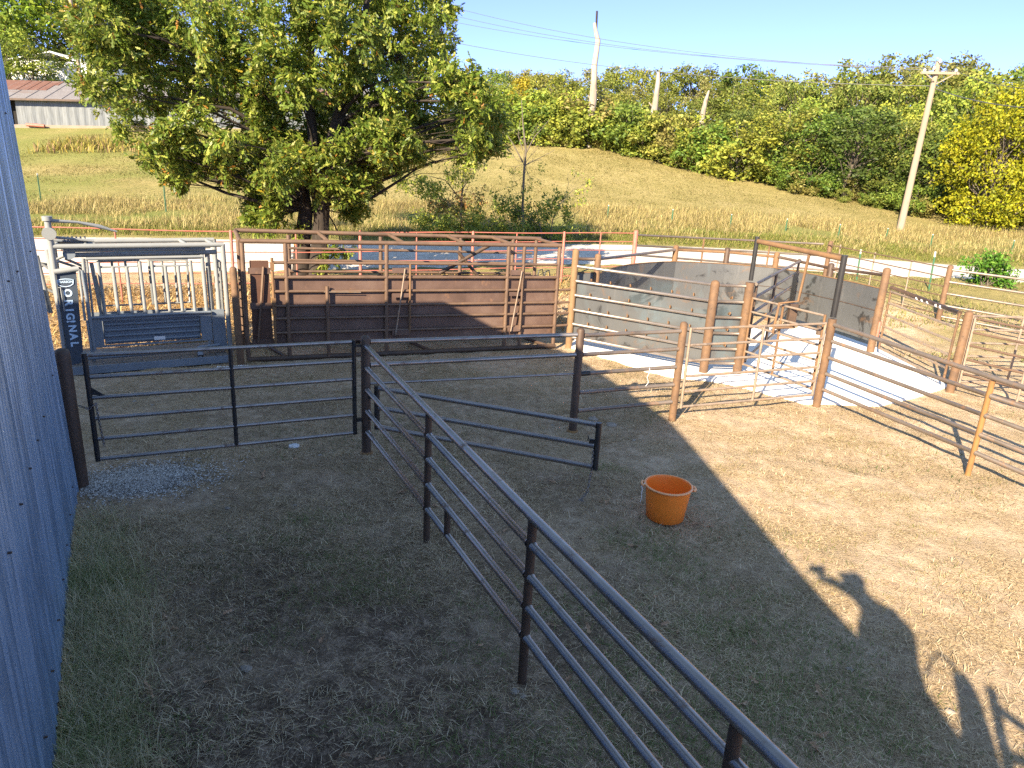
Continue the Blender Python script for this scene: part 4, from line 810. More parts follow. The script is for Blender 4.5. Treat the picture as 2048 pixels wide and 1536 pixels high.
# ------------------------------------------------------------------ bucket, lid, stones
bk = at_z(1334, 1036, .02); bc = at_z(1334, 1002, .21); bc = V3(bc[0], bc[1]+.02, float(gz(bc[0], bc[1])))
bt = thing('bucket', 'round orange plastic muck bucket standing in the shaded yard', 'bucket', bc)
mb = MB(); prof_b = [(.005, .012), (.195, .012), (.205, .02), (.222, .2), (.243, .39), (.250, .40)]; mb.lathe([(.005, .0), (.19, .0), (.207, .012), (.228, .2), (.250, .385), (.250, .402), (.243, .402), (.240, .385), (.219, .2), (.2, .022), (.005, .022)], bc, 56); part('tub', mb, 'orange_plastic', bt)
mb = MB(); ring = [bc+V3(.256*math.cos(t), .256*math.sin(t), .392) for t in np.linspace(0, 2*math.pi, 49)]; mb.path(ring, .011, 8, False); part('rim', mb, 'orange_rim', bt)
for a in (172, -8):
    d = V3(math.cos(math.radians(a)), math.sin(math.radians(a)), 0); e = V3(-d[1], d[0], 0); c = bc+d*.262+V3(0, 0, .38)
    mb = MB(); mb.path([c-e*.06, c-e*.045+d*.022, c+d*.03, c+e*.045+d*.022, c+e*.06], .014, 8); part('lug', mb, 'orange_rim', bt)
    if a > 0: mb = MB(); q = c+V3(-.02, -.03, 0); mb.path([q+V3(.02, -.01, .02), q+V3(-.01, -.005, -.02), q+V3(0, -.005, -.06), q+V3(-.008, -.01, -.10), q+V3(0, -.008, -.16), q+V3(-.012, -.01, -.21)], [.008, .014, .008, .007, .006, .005], 8); part('rope', mb, 'twine', bt)
l0 = at_z(588, 891, .01); mb = MB(); l0[2] = float(gz(*l0[:2])); mb.lathe([(.001, .012), (.05, .012), (.056, .018), (.07, .016), (.07, .0)], l0, 28); tag(mesh_obj('plastic_dish', mb, 'lid', None, l0), 'small white plastic dish lying on the dirt below the six-rail gate', 'dish')
STONES = [((1223, 850), .085, 'pale round stone half buried beyond the low three-rail gate'), ((1185, 838), .09, 'flat tan stone by the foot of the dark fence post'), ((1150, 838), .06, 'small stone against the foot of the dark fence post'), ((1030, 1383), .035, 'pale pebble at the foot of the second diagonal fence post'), ((1045, 1390), .028, None),
 ((492, 1338), .045, 'pale flat stone lying in the dark foreground soil'), ((455, 1012), .03, None), ((590, 1005), .025, None), ((1268, 880), .035, None), ((1105, 850), .03, None), ((640, 910), .03, None), ((560, 885), .03, None), ((395, 955), .025, None), ((270, 800), .04, None), ((305, 808), .03, None), ((940, 700), .03, None), ((830, 720), .04, None), ((1700, 1340), .03, None), ((1900, 1420), .035, None), ((1540, 1010), .025, None), ((980, 965), .022, None), ((1420, 860), .03, None), ((1750, 905), .03, None), ((1800, 880), .025, None)]
for (px, py), r, lb in STONES:
    p = at_z(px, py, 0); p[2] = float(gz(p[0], p[1])); mb = MB(); V = []; n1, n2 = 9, 6
    for i in range(n2+1):
        for j in range(n1):
            th = math.pi*i/n2; ph = 2*math.pi*j/n1; k = r*(.8+.4*random.random()); V.append(p+V3(k*math.sin(th)*math.cos(ph), k*.8*math.sin(th)*math.sin(ph), k*.5*math.cos(th)+r*.12))
    mb.add(V, [(i*n1+j, (i+1)*n1+j, (i+1)*n1+(j+1) % n1, i*n1+(j+1) % n1) for i in range(n2) for j in range(n1)], True)
    o = mesh_obj('stone', mb, 'stone', None, p); tag(o, lb or 'small pale stone lying loose on the yard dirt', 'stone', None if lb else 'loose stones in the yard')

# ------------------------------------------------------------------ vegetation
OAKLEAF = np.array([(0, 0), (.22, .10), (.32, .05), (.50, .24), (.60, .09), (.82, .17), (1, 0), (.82, -.17), (.60, -.09), (.50, -.24), (.32, -.05), (.22, -.10)])
OVAL = np.array([(0, 0), (.35, .24), (.75, .2), (1, 0), (.75, -.2), (.35, -.24)])
QUADL = np.array([(0, 0), (.5, .28), (1, 0), (.5, -.28)])
def rdir(n, up=0.0):
    v = RNG.normal(size=(n, 3)); v[:, 2] += up; return v/np.linalg.norm(v, axis=1)[:, None]
def leaf_arrays(c, d, nn, size, col, tmpl, fold=.12):
    n = len(c); k = len(tmpl); d = d/np.linalg.norm(d, axis=1)[:, None]; sd = np.cross(nn, d); sd /= np.linalg.norm(sd, axis=1)[:, None]+1e-9; up = np.cross(d, sd)
    x = tmpl[:, 0][None, :, None]; y = tmpl[:, 1][None, :, None]; s = size[:, None, None]
    V = c[:, None]+s*(x*d[:, None]+y*sd[:, None]-fold*(x*x)*up[:, None]+.5*fold*np.abs(y)*2*up[:, None])
    return V.reshape(-1, 3), np.arange(n*k).reshape(n, k), np.repeat(col, k, 0)
def pick(cols, n, jit=.25):
    cols = np.array(cols); i = RNG.integers(0, len(cols), n); c = cols[i]*(1+RNG.uniform(-jit, jit, (n, 1))); return np.clip(c, 0, 1)
def limb(mb, a, b, r0, r1, sag=.12, n=6, wob=.1):
    a = np.asarray(a); b = np.asarray(b); L = np.linalg.norm(b-a); pts = []; rs = []
    w1, w2 = RNG.normal(size=3)*wob*L, RNG.normal(size=3)*wob*L*.6
    for t in np.linspace(0, 1, n+1): pts.append(a+(b-a)*t+V3(0, 0, sag*L*math.sin(math.pi*t))+w1*math.sin(math.pi*t)*.5+w2*math.sin(2*math.pi*t)*.5); rs.append(r0+(r1-r0)*t**.8)
    mb.path(pts, rs, 7, False); return pts

# the big oak on the near side of the road
TB = hit(616, 576); TB = V3(TB[0], TB[1], tz(TB[0], TB[1])); TY = TB[1]
oak = thing('oak_tree', 'big leafy oak with two dark trunks rising behind the brown alley', 'tree', TB)
tr = MB()
def TP(px, py, dy=0): return at_y(px, py, TY+dy)
stemL = [TB+V3(-.22, 0, -.3), TP(605, 480), TP(612, 420), TP(600, 360, .2), TP(575, 300, .3), TP(560, 230, .4), TP(520, 150, .5), TP(470, 60, .6), TP(440, -60, .6)]
stemR = [TB+V3(.22, .05, -.3), TP(640, 480), TP(645, 410), TP(655, 340, -.2), TP(668, 270, -.3), TP(690, 180, -.4), TP(720, 90, -.5), TP(735, 0, -.5), TP(745, -110, -.5)]
stemM = [TP(640, 440), TP(632, 370), TP(628, 300), TP(620, 210, .2), TP(625, 120, .2), TP(610, 20, .2), TP(600, -110, .2)]
tr.path(stemL, [.30, .23, .20, .18, .16, .13, .10, .07, .04], 12); tr.path(stemR, [.30, .24, .21, .19, .17, .14, .10, .07, .04], 12); tr.path(stemM, [.17, .16, .14, .12, .10, .07, .04], 10)
BL = [(160, 45, 34), (215, 70, 55), (270, 25, 60), (185, 105, 42), (215, 160, 45), (285, 105, 60), (345, 60, 60), (365, 140, 60), (290, 190, 45), (225, 205, 38), (250, 235, 30), (420, 45, 55), (455, 120, 60), (500, 50, 60), (545, 120, 55), (570, 40, 60), (640, 30, 60), (700, 60, 60), (760, 30, 60), (820, 45, 55), (865, 40, 48), (615, 110, 55), (680, 140, 55), (745, 120, 55), (805, 115, 55), (860, 110, 48), (890, 75, 30),
      (420, 190, 50), (350, 215, 38), (480, 190, 50), (395, 240, 38), (545, 200, 50), (600, 185, 50), (660, 215, 45), (725, 195, 50), (790, 180, 50), (845, 175, 48), (900, 165, 45), (940, 160, 34), (955, 205, 42), (985, 240, 34), (960, 265, 36), (905, 230, 46), (855, 245, 44), (810, 240, 44), (765, 260, 40), (925, 290, 32), (890, 295, 30), (985, 275, 22), (960, 305, 18),
      (310, 300, 32), (345, 275, 36), (300, 325, 24), (355, 330, 40), (405, 300, 40), (345, 365, 26), (385, 345, 30), (430, 335, 28), (450, 285, 32), (490, 260, 36), (240, 262, 16), (540, 290, 40), (590, 270, 36), (640, 290, 34), (560, 345, 44), (510, 360, 32), (600, 325, 40), (660, 345, 44), (700, 345, 28), (575, 395, 34), (655, 375, 30), (540, 405, 34), (700, 405, 28), (520, 430, 24), (552, 440, 24), (700, 428, 20), (725, 390, 16), (720, 270, 30), (800, 285, 22), (845, 300, 20), (825, 310, 16), (600, 460, 14), (530, 455, 12),
      (300, -25, 60), (400, -30, 70), (520, -35, 70), (640, -40, 70), (760, -35, 70), (850, -20, 50), (220, -15, 50), (640, 540, 10), (680, 500, 18), (655, 515, 14), (580, 310, 40), (625, 320, 44), (670, 310, 40), (710, 310, 36), (750, 300, 30), (540, 250, 40), (640, 250, 44), (700, 240, 44), (690, 380, 34), (548, 400, 30), (610, 345, 34), (520, 330, 36), (470, 310, 32), (740, 340, 20), (780, 240, 36), (600, 360, 40), (510, 440, 22), (720, 420, 20), (175, 170, 26), (160, 80, 26), (980, 235, 28), (990, 300, 16), (940, 310, 24), (745, 320, 34), (770, 300, 34), (720, 350, 30), (760, 270, 40), (700, 280, 40), (800, 270, 34), (740, 370, 22), (785, 330, 22), (480, 350, 26), (505, 400, 22), (450, 340, 22), (430, 320, 22), (790, 320, 26), (815, 290, 24), (770, 335, 20), (375, 300, 26)]
LC, LD, LN, LS, LCOL = [], [], [], [], []
oakcols = [(.10, .155, .02), (.145, .205, .025), (.20, .255, .035), (.28, .315, .055), (.125, .175, .028), (.31, .325, .065), (.10, .155, .022)]
for i, (px, py, r) in enumerate(BL):
    dy = RNG.uniform(-2.6, 2.6) if r > 28 else RNG.uniform(-1.2, 1.2)
    if py > 380: dy *= .5
    c = TP(px, py, dy); R = r*(TY+dy)/F_PX*1.05
    root = (stemL if px < 560 else (stemR if px > 660 else stemM)); d2 = [np.linalg.norm(p-c)+2.5*max(0, p[2]-(c[2]-.25*np.hypot(p[0]-c[0], p[1]-c[1]))) for p in root[2:]]; k = 2+int(np.argmin(d2)); 
    e = limb(tr, root[k], c, min(.075, .015+.012*np.linalg.norm(root[k]-c)), .010, .06, 6, .12)
    for q in range(4): limb(tr, e[3+q % 3], c+rdir(1)[0]*R*.8, .010, .004, .05, 3, .15)
    n = int(920*(r/45)**2)+100; m = max(5, n//30); R *= .93; tw = c+rdir(m)*(R*RNG.uniform(.2, 1.12, (m, 1))**.7)*V3(1, 1.1, .85)   # leafy twigs
    own = RNG.integers(0, m, n); td = rdir(m, .1); pos = tw[own]+td[own]*RNG.uniform(-.10, .24, (n, 1))+rdir(n)*.10
    LC.append(pos); dd = rdir(n)*.8+td[own]+V3(0, 0, -.35); LD.append(dd); LN.append(rdir(n, 1.1)); LS.append(RNG.uniform(.11, .20, n))
    tint = np.clip(RNG.normal(1, .10), .75, 1.3); cc = pick(oakcols, n)*tint
    odd = RNG.random(n); yl = .03 if i % 9 else .12
    cc[odd < yl] = pick([(.30, .22, .02), (.34, .16, .03), (.22, .19, .03)], int((odd < yl).sum())); LCOL.append(cc)
V, Fq, cl = leaf_arrays(np.vstack(LC), np.vstack(LD), np.vstack(LN), np.concatenate(LS), np.vstack(LCOL), OAKLEAF)
part('trunk', tr, 'bark', oak); col_mesh('crown', V-TB, Fq, cl, 'leaf', None, oak)

def small_tree(name, label, base, stems, blobs, cols, tw, lsize, tmpl=OVAL, m='woods_leaf', dens=300, bark='bark_mid', cat='tree', group=None):
    """stems: point lists with radii; blobs: (centre, radius)."""
    t = thing(name, label, cat, base, group); mb = MB()
    for pts, rs in stems: mb.path(pts, rs, 8)
    LC, LD, LN, LS, LCO = [], [], [], [], []
    for c, R, *o in blobs:
        s = stems[int(RNG.integers(len(stems)))][0] if len(stems) > 1 else stems[0][0]
        k = int(np.argmin([np.linalg.norm(p-c) for p in s])); e = limb(mb, s[max(0, k-1)], c, tw, tw*.3, .1, 4, .12)
        for q in range(5): limb(mb, e[2+q % 3], c+rdir(1)[0]*R, tw*.45, tw*.15, .05, 3, .15)
        n = int(dens*R*R*(o[0] if o else 1)); n = max(n, 12); mm = max(3, n//10); twg = c+rdir(mm)*R*RNG.uniform(.2, 1.1, (mm, 1))
        own = RNG.integers(0, mm, n); LC.append(twg[own]+rdir(n)*lsize*1.1); LD.append(rdir(n)+V3(0, 0, -.3)); LN.append(rdir(n, .9)); LS.append(RNG.uniform(.6, 1.3, n)*lsize); LCO.append(pick(o[1] if len(o) > 1 else cols, n))
    part('trunk', mb, bark, t)
    V, Fq, cl = leaf_arrays(np.vstack(LC), np.vstack(LD), np.vstack(LN), np.concatenate(LS), np.vstack(LCO), tmpl)
    col_mesh('crown', V-np.asarray(base), Fq, cl, m, None, t); return t
# saplings and brush by the roadside right of the oak
GY = [(.24, .30, .05), (.33, .36, .055), (.42, .40, .06), (.17, .23, .04)]; RED = [(.38, .20, .07), (.36, .28, .07), (.26, .27, .06)]
b0 = hit(1048, 485); y0 = b0[1]; q = lambda px, py, dy=0: at_y(px, py, y0+dy)
st = [([b0, q(1045, 420), q(1048, 345), q(1052, 300), q(1046, 250), q(1043, 200)], [.055, .05, .045, .035, .025, .012]), ([q(1046, 325), q(1030, 295), q(1015, 270), q(1000, 262)], [.03, .022, .015, .008]), ([q(1050, 310), q(1068, 275), q(1085, 255), q(1100, 238)], [.028, .02, .014, .006]), ([q(1046, 300), q(1036, 270), q(1042, 235)], [.02, .014, .006]), ([q(1052, 330), q(1075, 318), q(1110, 300)], [.018, .012, .005])]
bl = [(q(*p), r*y0/F_PX, d) for p, r, d in (((1075, 290), 14, .4), ((1030, 260), 20, .12), ((1080, 250), 20, .12), ((1010, 300), 22, .18), ((1085, 320), 22, .3), ((1020, 350), 26, .6), ((1062, 370), 26, .6), ((1040, 395), 24, .8))]
small_tree('sapling_tree', 'thin nearly bare sapling standing by the road right of the oak', 'x' and b0, st, bl, GY, .012, .09, OVAL, 'leaf', 600)
b1 = hit(925, 479); y1 = b1[1]; q = lambda px, py, dy=0: at_y(px, py, y1+dy)
st = [([b1, q(922, 430), q(925, 370), q(930, 310), q(928, 280)], [.05, .045, .035, .02, .01]), ([q(922, 400), q(890, 360), q(850, 350)], [.025, .018, .008]), ([q(924, 380), q(950, 340), q(968, 300)], [.02, .015, .006])]
bl = [(q(px, py, RNG.uniform(-.8, .8)), r*y1/F_PX, d, c) for px, py, r, d, c in ((800, 365, 20, 1.2, GY), (840, 370, 26, 1.2, GY), (870, 380, 24, 1.1, GY), (900, 350, 22, .8, GY), (930, 345, 26, .6, GY), (960, 330, 24, .4, GY), (880, 410, 30, 1, RED), (850, 440, 30, 1, GY), (920, 420, 34, 1.1, RED), (890, 455, 34, 1.3, GY), (950, 440, 30, 1.3, GY), (850, 470, 26, 1.3, GY), (930, 475, 30, 1.4, GY), (960, 400, 26, .6, RED))]
small_tree('sapling_tree', 'reddish and yellow-green sapling thicket just right of the oak trunk', b1, st, bl, GY, .012, .11, OVAL, 'leaf', 1700)
b2 = hit(1085, 487); y2 = b2[1]; q = lambda px, py, dy=0: at_y(px, py, y2+dy)
st = [([b2, q(1080, 450), q(1070, 410)], [.03, .02, .01]), ([b2+V3(.3, 0, 0), q(1105, 440), q(1125, 400)], [.03, .02, .01]), ([b2+V3(-.4, 0, 0), q(1050, 460), q(1035, 430)], [.03, .02, .01]), ([b2+V3(.1, 0, 0), q(1120, 455), q(1160, 420)], [.02, .015, .006])]
bl = [(q(px, py, RNG.uniform(-.8, .8)), r*y2/F_PX, d) for px, py, r, d in ((1000, 410, 26, 1), (1030, 420, 28, 1.2), (1060, 440, 30, 1.2), (1095, 420, 28, 1.1), (1120, 400, 26, .8), (1135, 430, 24, .7), (1160, 390, 18, .35), (1180, 360, 12, .4), (1155, 345, 14, .2), (1000, 460, 30, 1.4), (1040, 475, 30, 1.4), (1090, 470, 30, 1.3), (1130, 470, 24, 1), (980, 480, 26, 1.4), (1165, 460, 16, .5))]
small_tree('roadside_shrub', 'tangled yellow-green roadside brush beneath the bare sapling', b2, st, bl, GY+[(.09, .14, .03)], .012, .11, OVAL, 'leaf', 1600, cat='shrub')
# bright green bush right
b3 = hit(1980, 572); y3 = b3[1]; q = lambda px, py, dy=0: at_y(px, py, y3+dy)
st = [([b3+V3(k*.2-.3, 0, 0), q(1960+k*18, 540), q(1950+k*22, 510)], [.03, .02, .01]) for k in range(4)]
bl = [(q(px, py, RNG.uniform(-.6, .6)), r*y3/F_PX, d) for px, py, r, d in ((1985, 515, 22, 1), (1965, 530, 22, 1), (2000, 535, 24, 1.3), (1980, 555, 26, 1.3), (2010, 560, 20, 1.3), (1950, 545, 20, .8), (1940, 525, 14, .4), (1955, 565, 18, 1), (1995, 575, 20, 1.2))]
small_tree('green_bush', 'bright green leafy bush at the roadside by the right edge', b3, st, bl, [(.07, .19, .02), (.11, .24, .03), (.15, .27, .04)], .015, .13, OVAL, 'leaf', 1500, cat='bush')

# ------------------------------------------------------------------ woods: tree kinds built once, each tree copied as a thing of its own
def proto_tree(name, label, cat, h, wdt, cols, shape, nb, nl, ls, trunk_r, group, low=.05):
    t = thing(name, label, cat, (0, 0, -500), group); mb = MB()
    lean = RNG.normal(size=2)*.05*h; P0 = V3(0, 0, -.3); top = V3(lean[0], lean[1], h*.9)
    pts = [P0+(top-P0)*s+V3(*(RNG.normal(size=2)*.015*h), 0) for s in np.linspace(0, 1, 6)]; mb.path(pts, list(np.linspace(trunk_r, trunk_r*.15, 6)), 7)
    LC, LD, LN, LS, LCO = [], [], [], [], []
    for i in range(nb):
        f = RNG.uniform(low, 1); a = RNG.uniform(0, 2*math.pi)
        if shape == 'cone': rr = wdt/2*min(1, (1-f)*1.5+.1)
        elif shape == 'round': rr = wdt/2*math.sqrt(max(.05, 1-((f-.55)/.5)**2))
        else: rr = wdt/2*math.sqrt(max(.08, 1-((f-.62)/.45)**2))
        r = rr*RNG.uniform(.25, 1)**.6; c = V3(r*math.cos(a)+lean[0]*f, r*math.sin(a)+lean[1]*f, f*h*.97); R = wdt*RNG.uniform(.09, .19)
        limb(mb, pts[int(max(0, f*4.4-.8))], c, trunk_r*.3, trunk_r*.06, .05, 3, .1)
        n = int(nl/nb*(R/(wdt*.14))**2)+6; m = max(3, n//7); dv = rdir(m); tw_ = c+dv*R*RNG.uniform(.45, 1.1, (m, 1))*V3(1.1, 1.1, .8)
        own = RNG.integers(0, m, n); LC.append(tw_[own]+rdir(n)*ls*.9); LD.append(rdir(n)+V3(0, 0, -.3)); LN.append(rdir(n, .5)+dv[own]*.6); LS.append(RNG.uniform(.6, 1.35, n)*ls); LCO.append(pick(cols, n, .3)*np.clip(RNG.normal(1, .15), .65, 1.4))
    V, Fq, cl = leaf_arrays(np.vstack(LC), np.vstack(LD), np.vstack(LN), np.concatenate(LS), np.vstack(LCO), QUADL, .1)
    mesh_obj('trunk', mb, 'bark_mid', t, (0, 0, 0)); col_mesh('crown', V, Fq, cl, 'woods_leaf', None, t); t['_h'] = h; t['_w'] = wdt; return t
OL = [(.18, .205, .038), (.225, .24, .045), (.14, .17, .032), (.27, .265, .055)]; GN = [(.11, .16, .025), (.15, .205, .032), (.19, .23, .035), (.08, .125, .02)]
YG = [(.24, .27, .04), (.285, .30, .042), (.18, .23, .038)]; BR = [(.25, .225, .07), (.28, .25, .085), (.2, .19, .06), (.22, .23, .055)]; YE = [(.48, .36, .012), (.42, .34, .012), (.52, .38, .02), (.30, .28, .015)]
LG = [(.17, .25, .02), (.22, .29, .02), (.12, .2, .02)]
KINDS = [('olive', OL, 'round', 9, 6.5), ('green', GN, 'round', 8.5, 7), ('yellowgreen', YG, 'oval', 9, 6), ('brownish', BR, 'oval', 10, 6.5), ('darkgreen', [(.08, .12, .025), (.11, .155, .03), (.14, .18, .035)], 'round', 9, 7), ('oliveb', OL+YG, 'oval', 10, 6)]
PROT = [proto_tree('woodland_tree', 'x', 'tree', h, w_, cols, sh, 46, 5200, .30, .16, 'trees of the woods across the field') for _, cols, sh, h, w_ in KINDS]
PB = [proto_tree('edge_shrub', 'x', 'shrub', 2.6, 3.2, cols, 'round', 22, 2400, .19, .05, 'brush along the edge of the woods', .05) for cols in (OL, YG, [(.27, .225, .07), (.31, .26, .08), (.23, .21, .055)], GN)]
DESC = ['olive green rounded tree', 'mid green spreading tree', 'yellow-green upright tree', 'brownish thinning tree', 'dark green dense tree', 'olive and yellow mixed tree']
TL_x = [900, 1000, 1200, 1350, 1500, 1650, 1830, 2048, 2250]; TL_y = [280, 283, 290, 328, 360, 393, 430, 455, 480]; TL_Y = [66, 65, 65, 61, 57, 53, 49, 47, 46]
SKx = [880, 940, 990, 1060, 1120, 1200, 1290, 1400, 1480, 1560, 1620, 1680, 1740, 1790, 1850, 1890, 1930, 1980, 2048, 2250]; SKy = [150, 136, 130, 128, 134, 118, 130, 122, 128, 124, 138, 128, 112, 100, 96, 92, 118, 112, 120, 130]
FRx = [900, 990, 1060, 1120, 1250, 1330, 1420, 1500, 1600, 1700, 1800, 1900, 2250]; FRy = [170, 158, 170, 205, 215, 225, 230, 225, 210, 225, 215, 250, 250]
used_p = set(); wc = 0
def plant(proto, x, y, h, wmul, label):
    z = tz(x, y); s = h/proto['_h']; k = id(proto); t = proto if k not in used_p else None
    rot = RNG.uniform(0, 6.28)
    if t is None: t = dup(proto, (x, y, z), rot, (s*wmul, s*wmul, s), label)
    else: used_p.add(k); t.location = (x, y, z); t.rotation_euler = (0, 0, rot); t.scale = (s*wmul, s*wmul, s); t['label'] = label
    return t
rows = [(0, 0, 95, 0.0), (1, 6, 95, .3), (2, 13, 105, .6), (3, 22, 110, .85), (4, 32, 115, 1.0)]
for r, dY, stp, f in rows:
    px = 905+RNG.uniform(0, 40)
    while px < 2240:
        Yd = np.interp(px, TL_x, TL_Y)+dY+RNG.uniform(-1.5, 1.5)+1.5; y_top = np.interp(px, FRx, FRy)*(1-f)+np.interp(px, SKx, SKy)*f+RNG.uniform(-8, 20)*(1 if f > .9 else 1.5)
        p = at_y(px, y_top, Yd); z = tz(p[0], p[1]); h = p[2]-z
        k = int(RNG.choice([0, 1, 2, 4, 5, 1, 0] if r < 3 else [0, 0, 5, 3, 3, 1])) 
        if px < 1080 and r < 3: k = int(RNG.choice([2, 2, 0, 5]))
        if 1480 < px < 1800 and r == 0: k = int(RNG.choice([1, 4, 1, 5]))
        if r < 2 and min(abs(px-q_) for q_ in (1184, 1305, 1404)) < 70 and Yd < 70: y_top = max(y_top, 246); p = at_y(px, y_top, Yd); h = p[2]-tz(p[0], p[1]); h = 0 if min(abs(px-q_) for q_ in (1184, 1305, 1404)) < 24 else h
        if h > 2: plant(PROT[k], p[0], p[1], h, np.clip(RNG.normal(1.12, .12)*max(1, 7.5/h*.9), .9, 1.8), DESC[k]+(' in the front row of the woods across the field' if r < 2 else ' deeper in the woods across the field' if r < 4 else ' on the skyline of the woods')); wc += 1
        px += stp*RNG.uniform(.6, 1.25)*60/Yd
px = 960
SD = ['olive rounded shrub', 'yellow-green bushy shrub', 'golden brown dry shrub', 'green leafy shrub']
while px < 1840:
    Yd = np.interp(px, TL_x, TL_Y)-RNG.uniform(-.5, 2.0); y = np.interp(px, TL_x, TL_y)+RNG.uniform(-4, 6); p = at_y(px, y, Yd); k = int(RNG.choice([0, 1, 2, 2, 3]) if px < 1500 else RNG.choice([0, 3, 3, 2])); hh = (RNG.uniform(1.6, 4.2) if min(abs(px-q_) for q_ in (1184, 1305, 1404)) > 22 else .9) if px < 1480 else RNG.uniform(.8, 2.0)
    plant(PB[k], p[0], p[1], hh, RNG.uniform(1, 1.5), SD[k]+' at the grassy edge of the woods'); px += RNG.uniform(13, 30)
for px, y, hh in ((1120, 292, 3.2), (1150, 296, 3.6), (1172, 300, 1.0), (1192, 300, 1.1), (1225, 304, 2.8), (1250, 308, 3.8), (1275, 315, 3.0), (1298, 322, 1.2), (1336, 326, 3.6), (1358, 335, 2.4), (1385, 340, 1.6), (1420, 350, 3.6), (1090, 290, 3.0), (1060, 288, 2.6)):
    Yd = np.interp(px, TL_x, TL_Y)-1.5; p = at_y(px, y-14, Yd); k = int(RNG.choice([0, 1, 1, 3])); plant(PB[k], p[0], p[1], hh, 1.25, SD[k]+' close to the dead trunks at the woods edge')
# named larger ones
p = at_y(1985, 195, 42); bz = hit(1925, 437); yt = proto_tree('yellow_tree', 'bright yellow autumn tree at the right edge of the field', 'tree', 10, 8, [(.30, .29, .014), (.345, .32, .016), (.25, .265, .014), (.19, .22, .014)], 'round', 150, 21000, .26, .2, None, .06)
bb = at_y(1972, 440, 44); bb[2] = tz(bb[0], bb[1]); tp = at_y(1995, 183, 44); h = tp[2]-bb[2]; yt.location = bb; yt.scale = (h/10*.95, h/10*.95, h/10)
bb = at_y(2052, 440, 47); bb[2] = tz(bb[0], bb[1]); dup(yt, bb, 2.0, (h/10*.9, h/10*.9, h/10*.82), 'yellow autumn tree cut by the right edge of the picture')
yg = proto_tree('yellow_tree', 'golden yellow-green tree at the left end of the woods beside the oak', 'tree', 9, 6, [(.40, .30, .02), (.34, .28, .025), (.26, .25, .03)], 'cone', 46, 5200, .28, .16, None, .1)
bb = at_y(1035, 290, 66); bb[2] = tz(bb[0], bb[1]); h = at_y(1035, 155, 66)[2]-bb[2]; yg.location = bb; yg.scale = (h/9,)*3
# left wood behind the tin shed
lp_ = proto_tree('lime_tree', 'lime green tree towering behind the tin shed at upper left', 'tree', 10, 8, LG, 'round', 60, 7500, .32, .2, None, .05)
bb = at_y(25, 190, 72); bb[2] = tz(bb[0], bb[1]); h = at_y(25, -60, 72)[2]-bb[2]; lp_.location = bb; lp_.scale = (h/10*1.2, h/10*1.2, h/10)
for px, Yd, ytop, k, lb in ((-60, 70, -80, 2, 'yellow-green tree at the extreme upper left corner'), (110, 74, -40, 2, 'yellow-green tree behind the pale utility pole at upper left'), (185, 78, -30, 4, 'dark green tree right of the upper left utility pole'), (250, 80, 0, 4, 'dark green tree partly behind the left limbs of the oak'), (330, 82, 30, 0, 'olive tree showing between limbs at the upper left of the oak'), (420, 84, 80, 1, 'mid green tree behind the ridge of the tin shed'), (520, 84, 120, 0, 'olive tree behind the middle of the oak'), (620, 84, 120, 1, 'mid green tree behind the oak crown'), (720, 82, 120, 5, 'mixed olive tree behind the right half of the oak'), (810, 80, 125, 0, 'olive tree behind the right limbs of the oak'), (60, 66, 75, 2, 'low yellow-green tree just above the rusted roof patch'), (-20, 64, 60, 2, 'low yellow-green tree above the left end of the tin roof')):
    p = at_y(px, ytop, Yd); plant(PROT[k], p[0], p[1], p[2]-tz(p[0], p[1]), 1.15, lb)
for _t in (yt, yg, lp_):
    for _c in _t.children:
        if _c.name.startswith('crown'): _c.data.materials[0] = MAT['plain_leaf']
# dead trunks
def snag(label, px_pts, Yd, rs, stubs=(), vine=False):
    pts = [at_y(x, y, Yd) for x, y in px_pts]; b = pts[0].copy(); b[2] = tz(b[0], b[1])-.2; pts = [b]+pts
    t = thing('dead_tree', label, 'dead tree', b); mb = MB(); mb.path(pts, [rs[0]]+list(rs), 10)
    for (a, bq, r) in stubs: mb.path([at_y(*a, Yd), at_y((a[0]+bq[0])/2, (a[1]+bq[1])/2+1, Yd-.1), at_y(*bq, Yd-.2)], [r, r*.8, r*.4], 7)
    part('trunk', mb, 'dead_wood', t); return t
s1 = snag('tallest bleached dead trunk with a dark splintered top rising over the woods', [(1179, 275), (1181, 235), (1186, 200), (1188, 160), (1189, 130), (1193, 105), (1196, 82), (1191, 60), (1189, 46)], 63.5, [.30, .32, .34, .26, .25, .22, .22, .16, .14], [((1182, 200), (1176, 190), .08), ((1190, 185), (1194, 180), .08)])
pts = [at_y(1192, 70, 63.5), at_y(1194, 22, 63.5)]; mb = MB(); mb.path(pts, [.09, .085], 8); part('top_stub', mb, 'bark', s1)
snag('middle bleached dead trunk with two broken side limbs', [(1301, 275), (1303, 250), (1308, 225), (1312, 195), (1316, 165), (1317, 144)], 62.5, [.34, .33, .28, .23, .19, .12], [((1302, 254), (1283, 246), .1), ((1306, 214), (1298, 205), .09)])
snag('shortest bleached dead trunk leaning right among the trees', [(1397, 285), (1402, 255), (1406, 225), (1412, 200), (1418, 181)], 60.5, [.26, .22, .2, .16, .07])
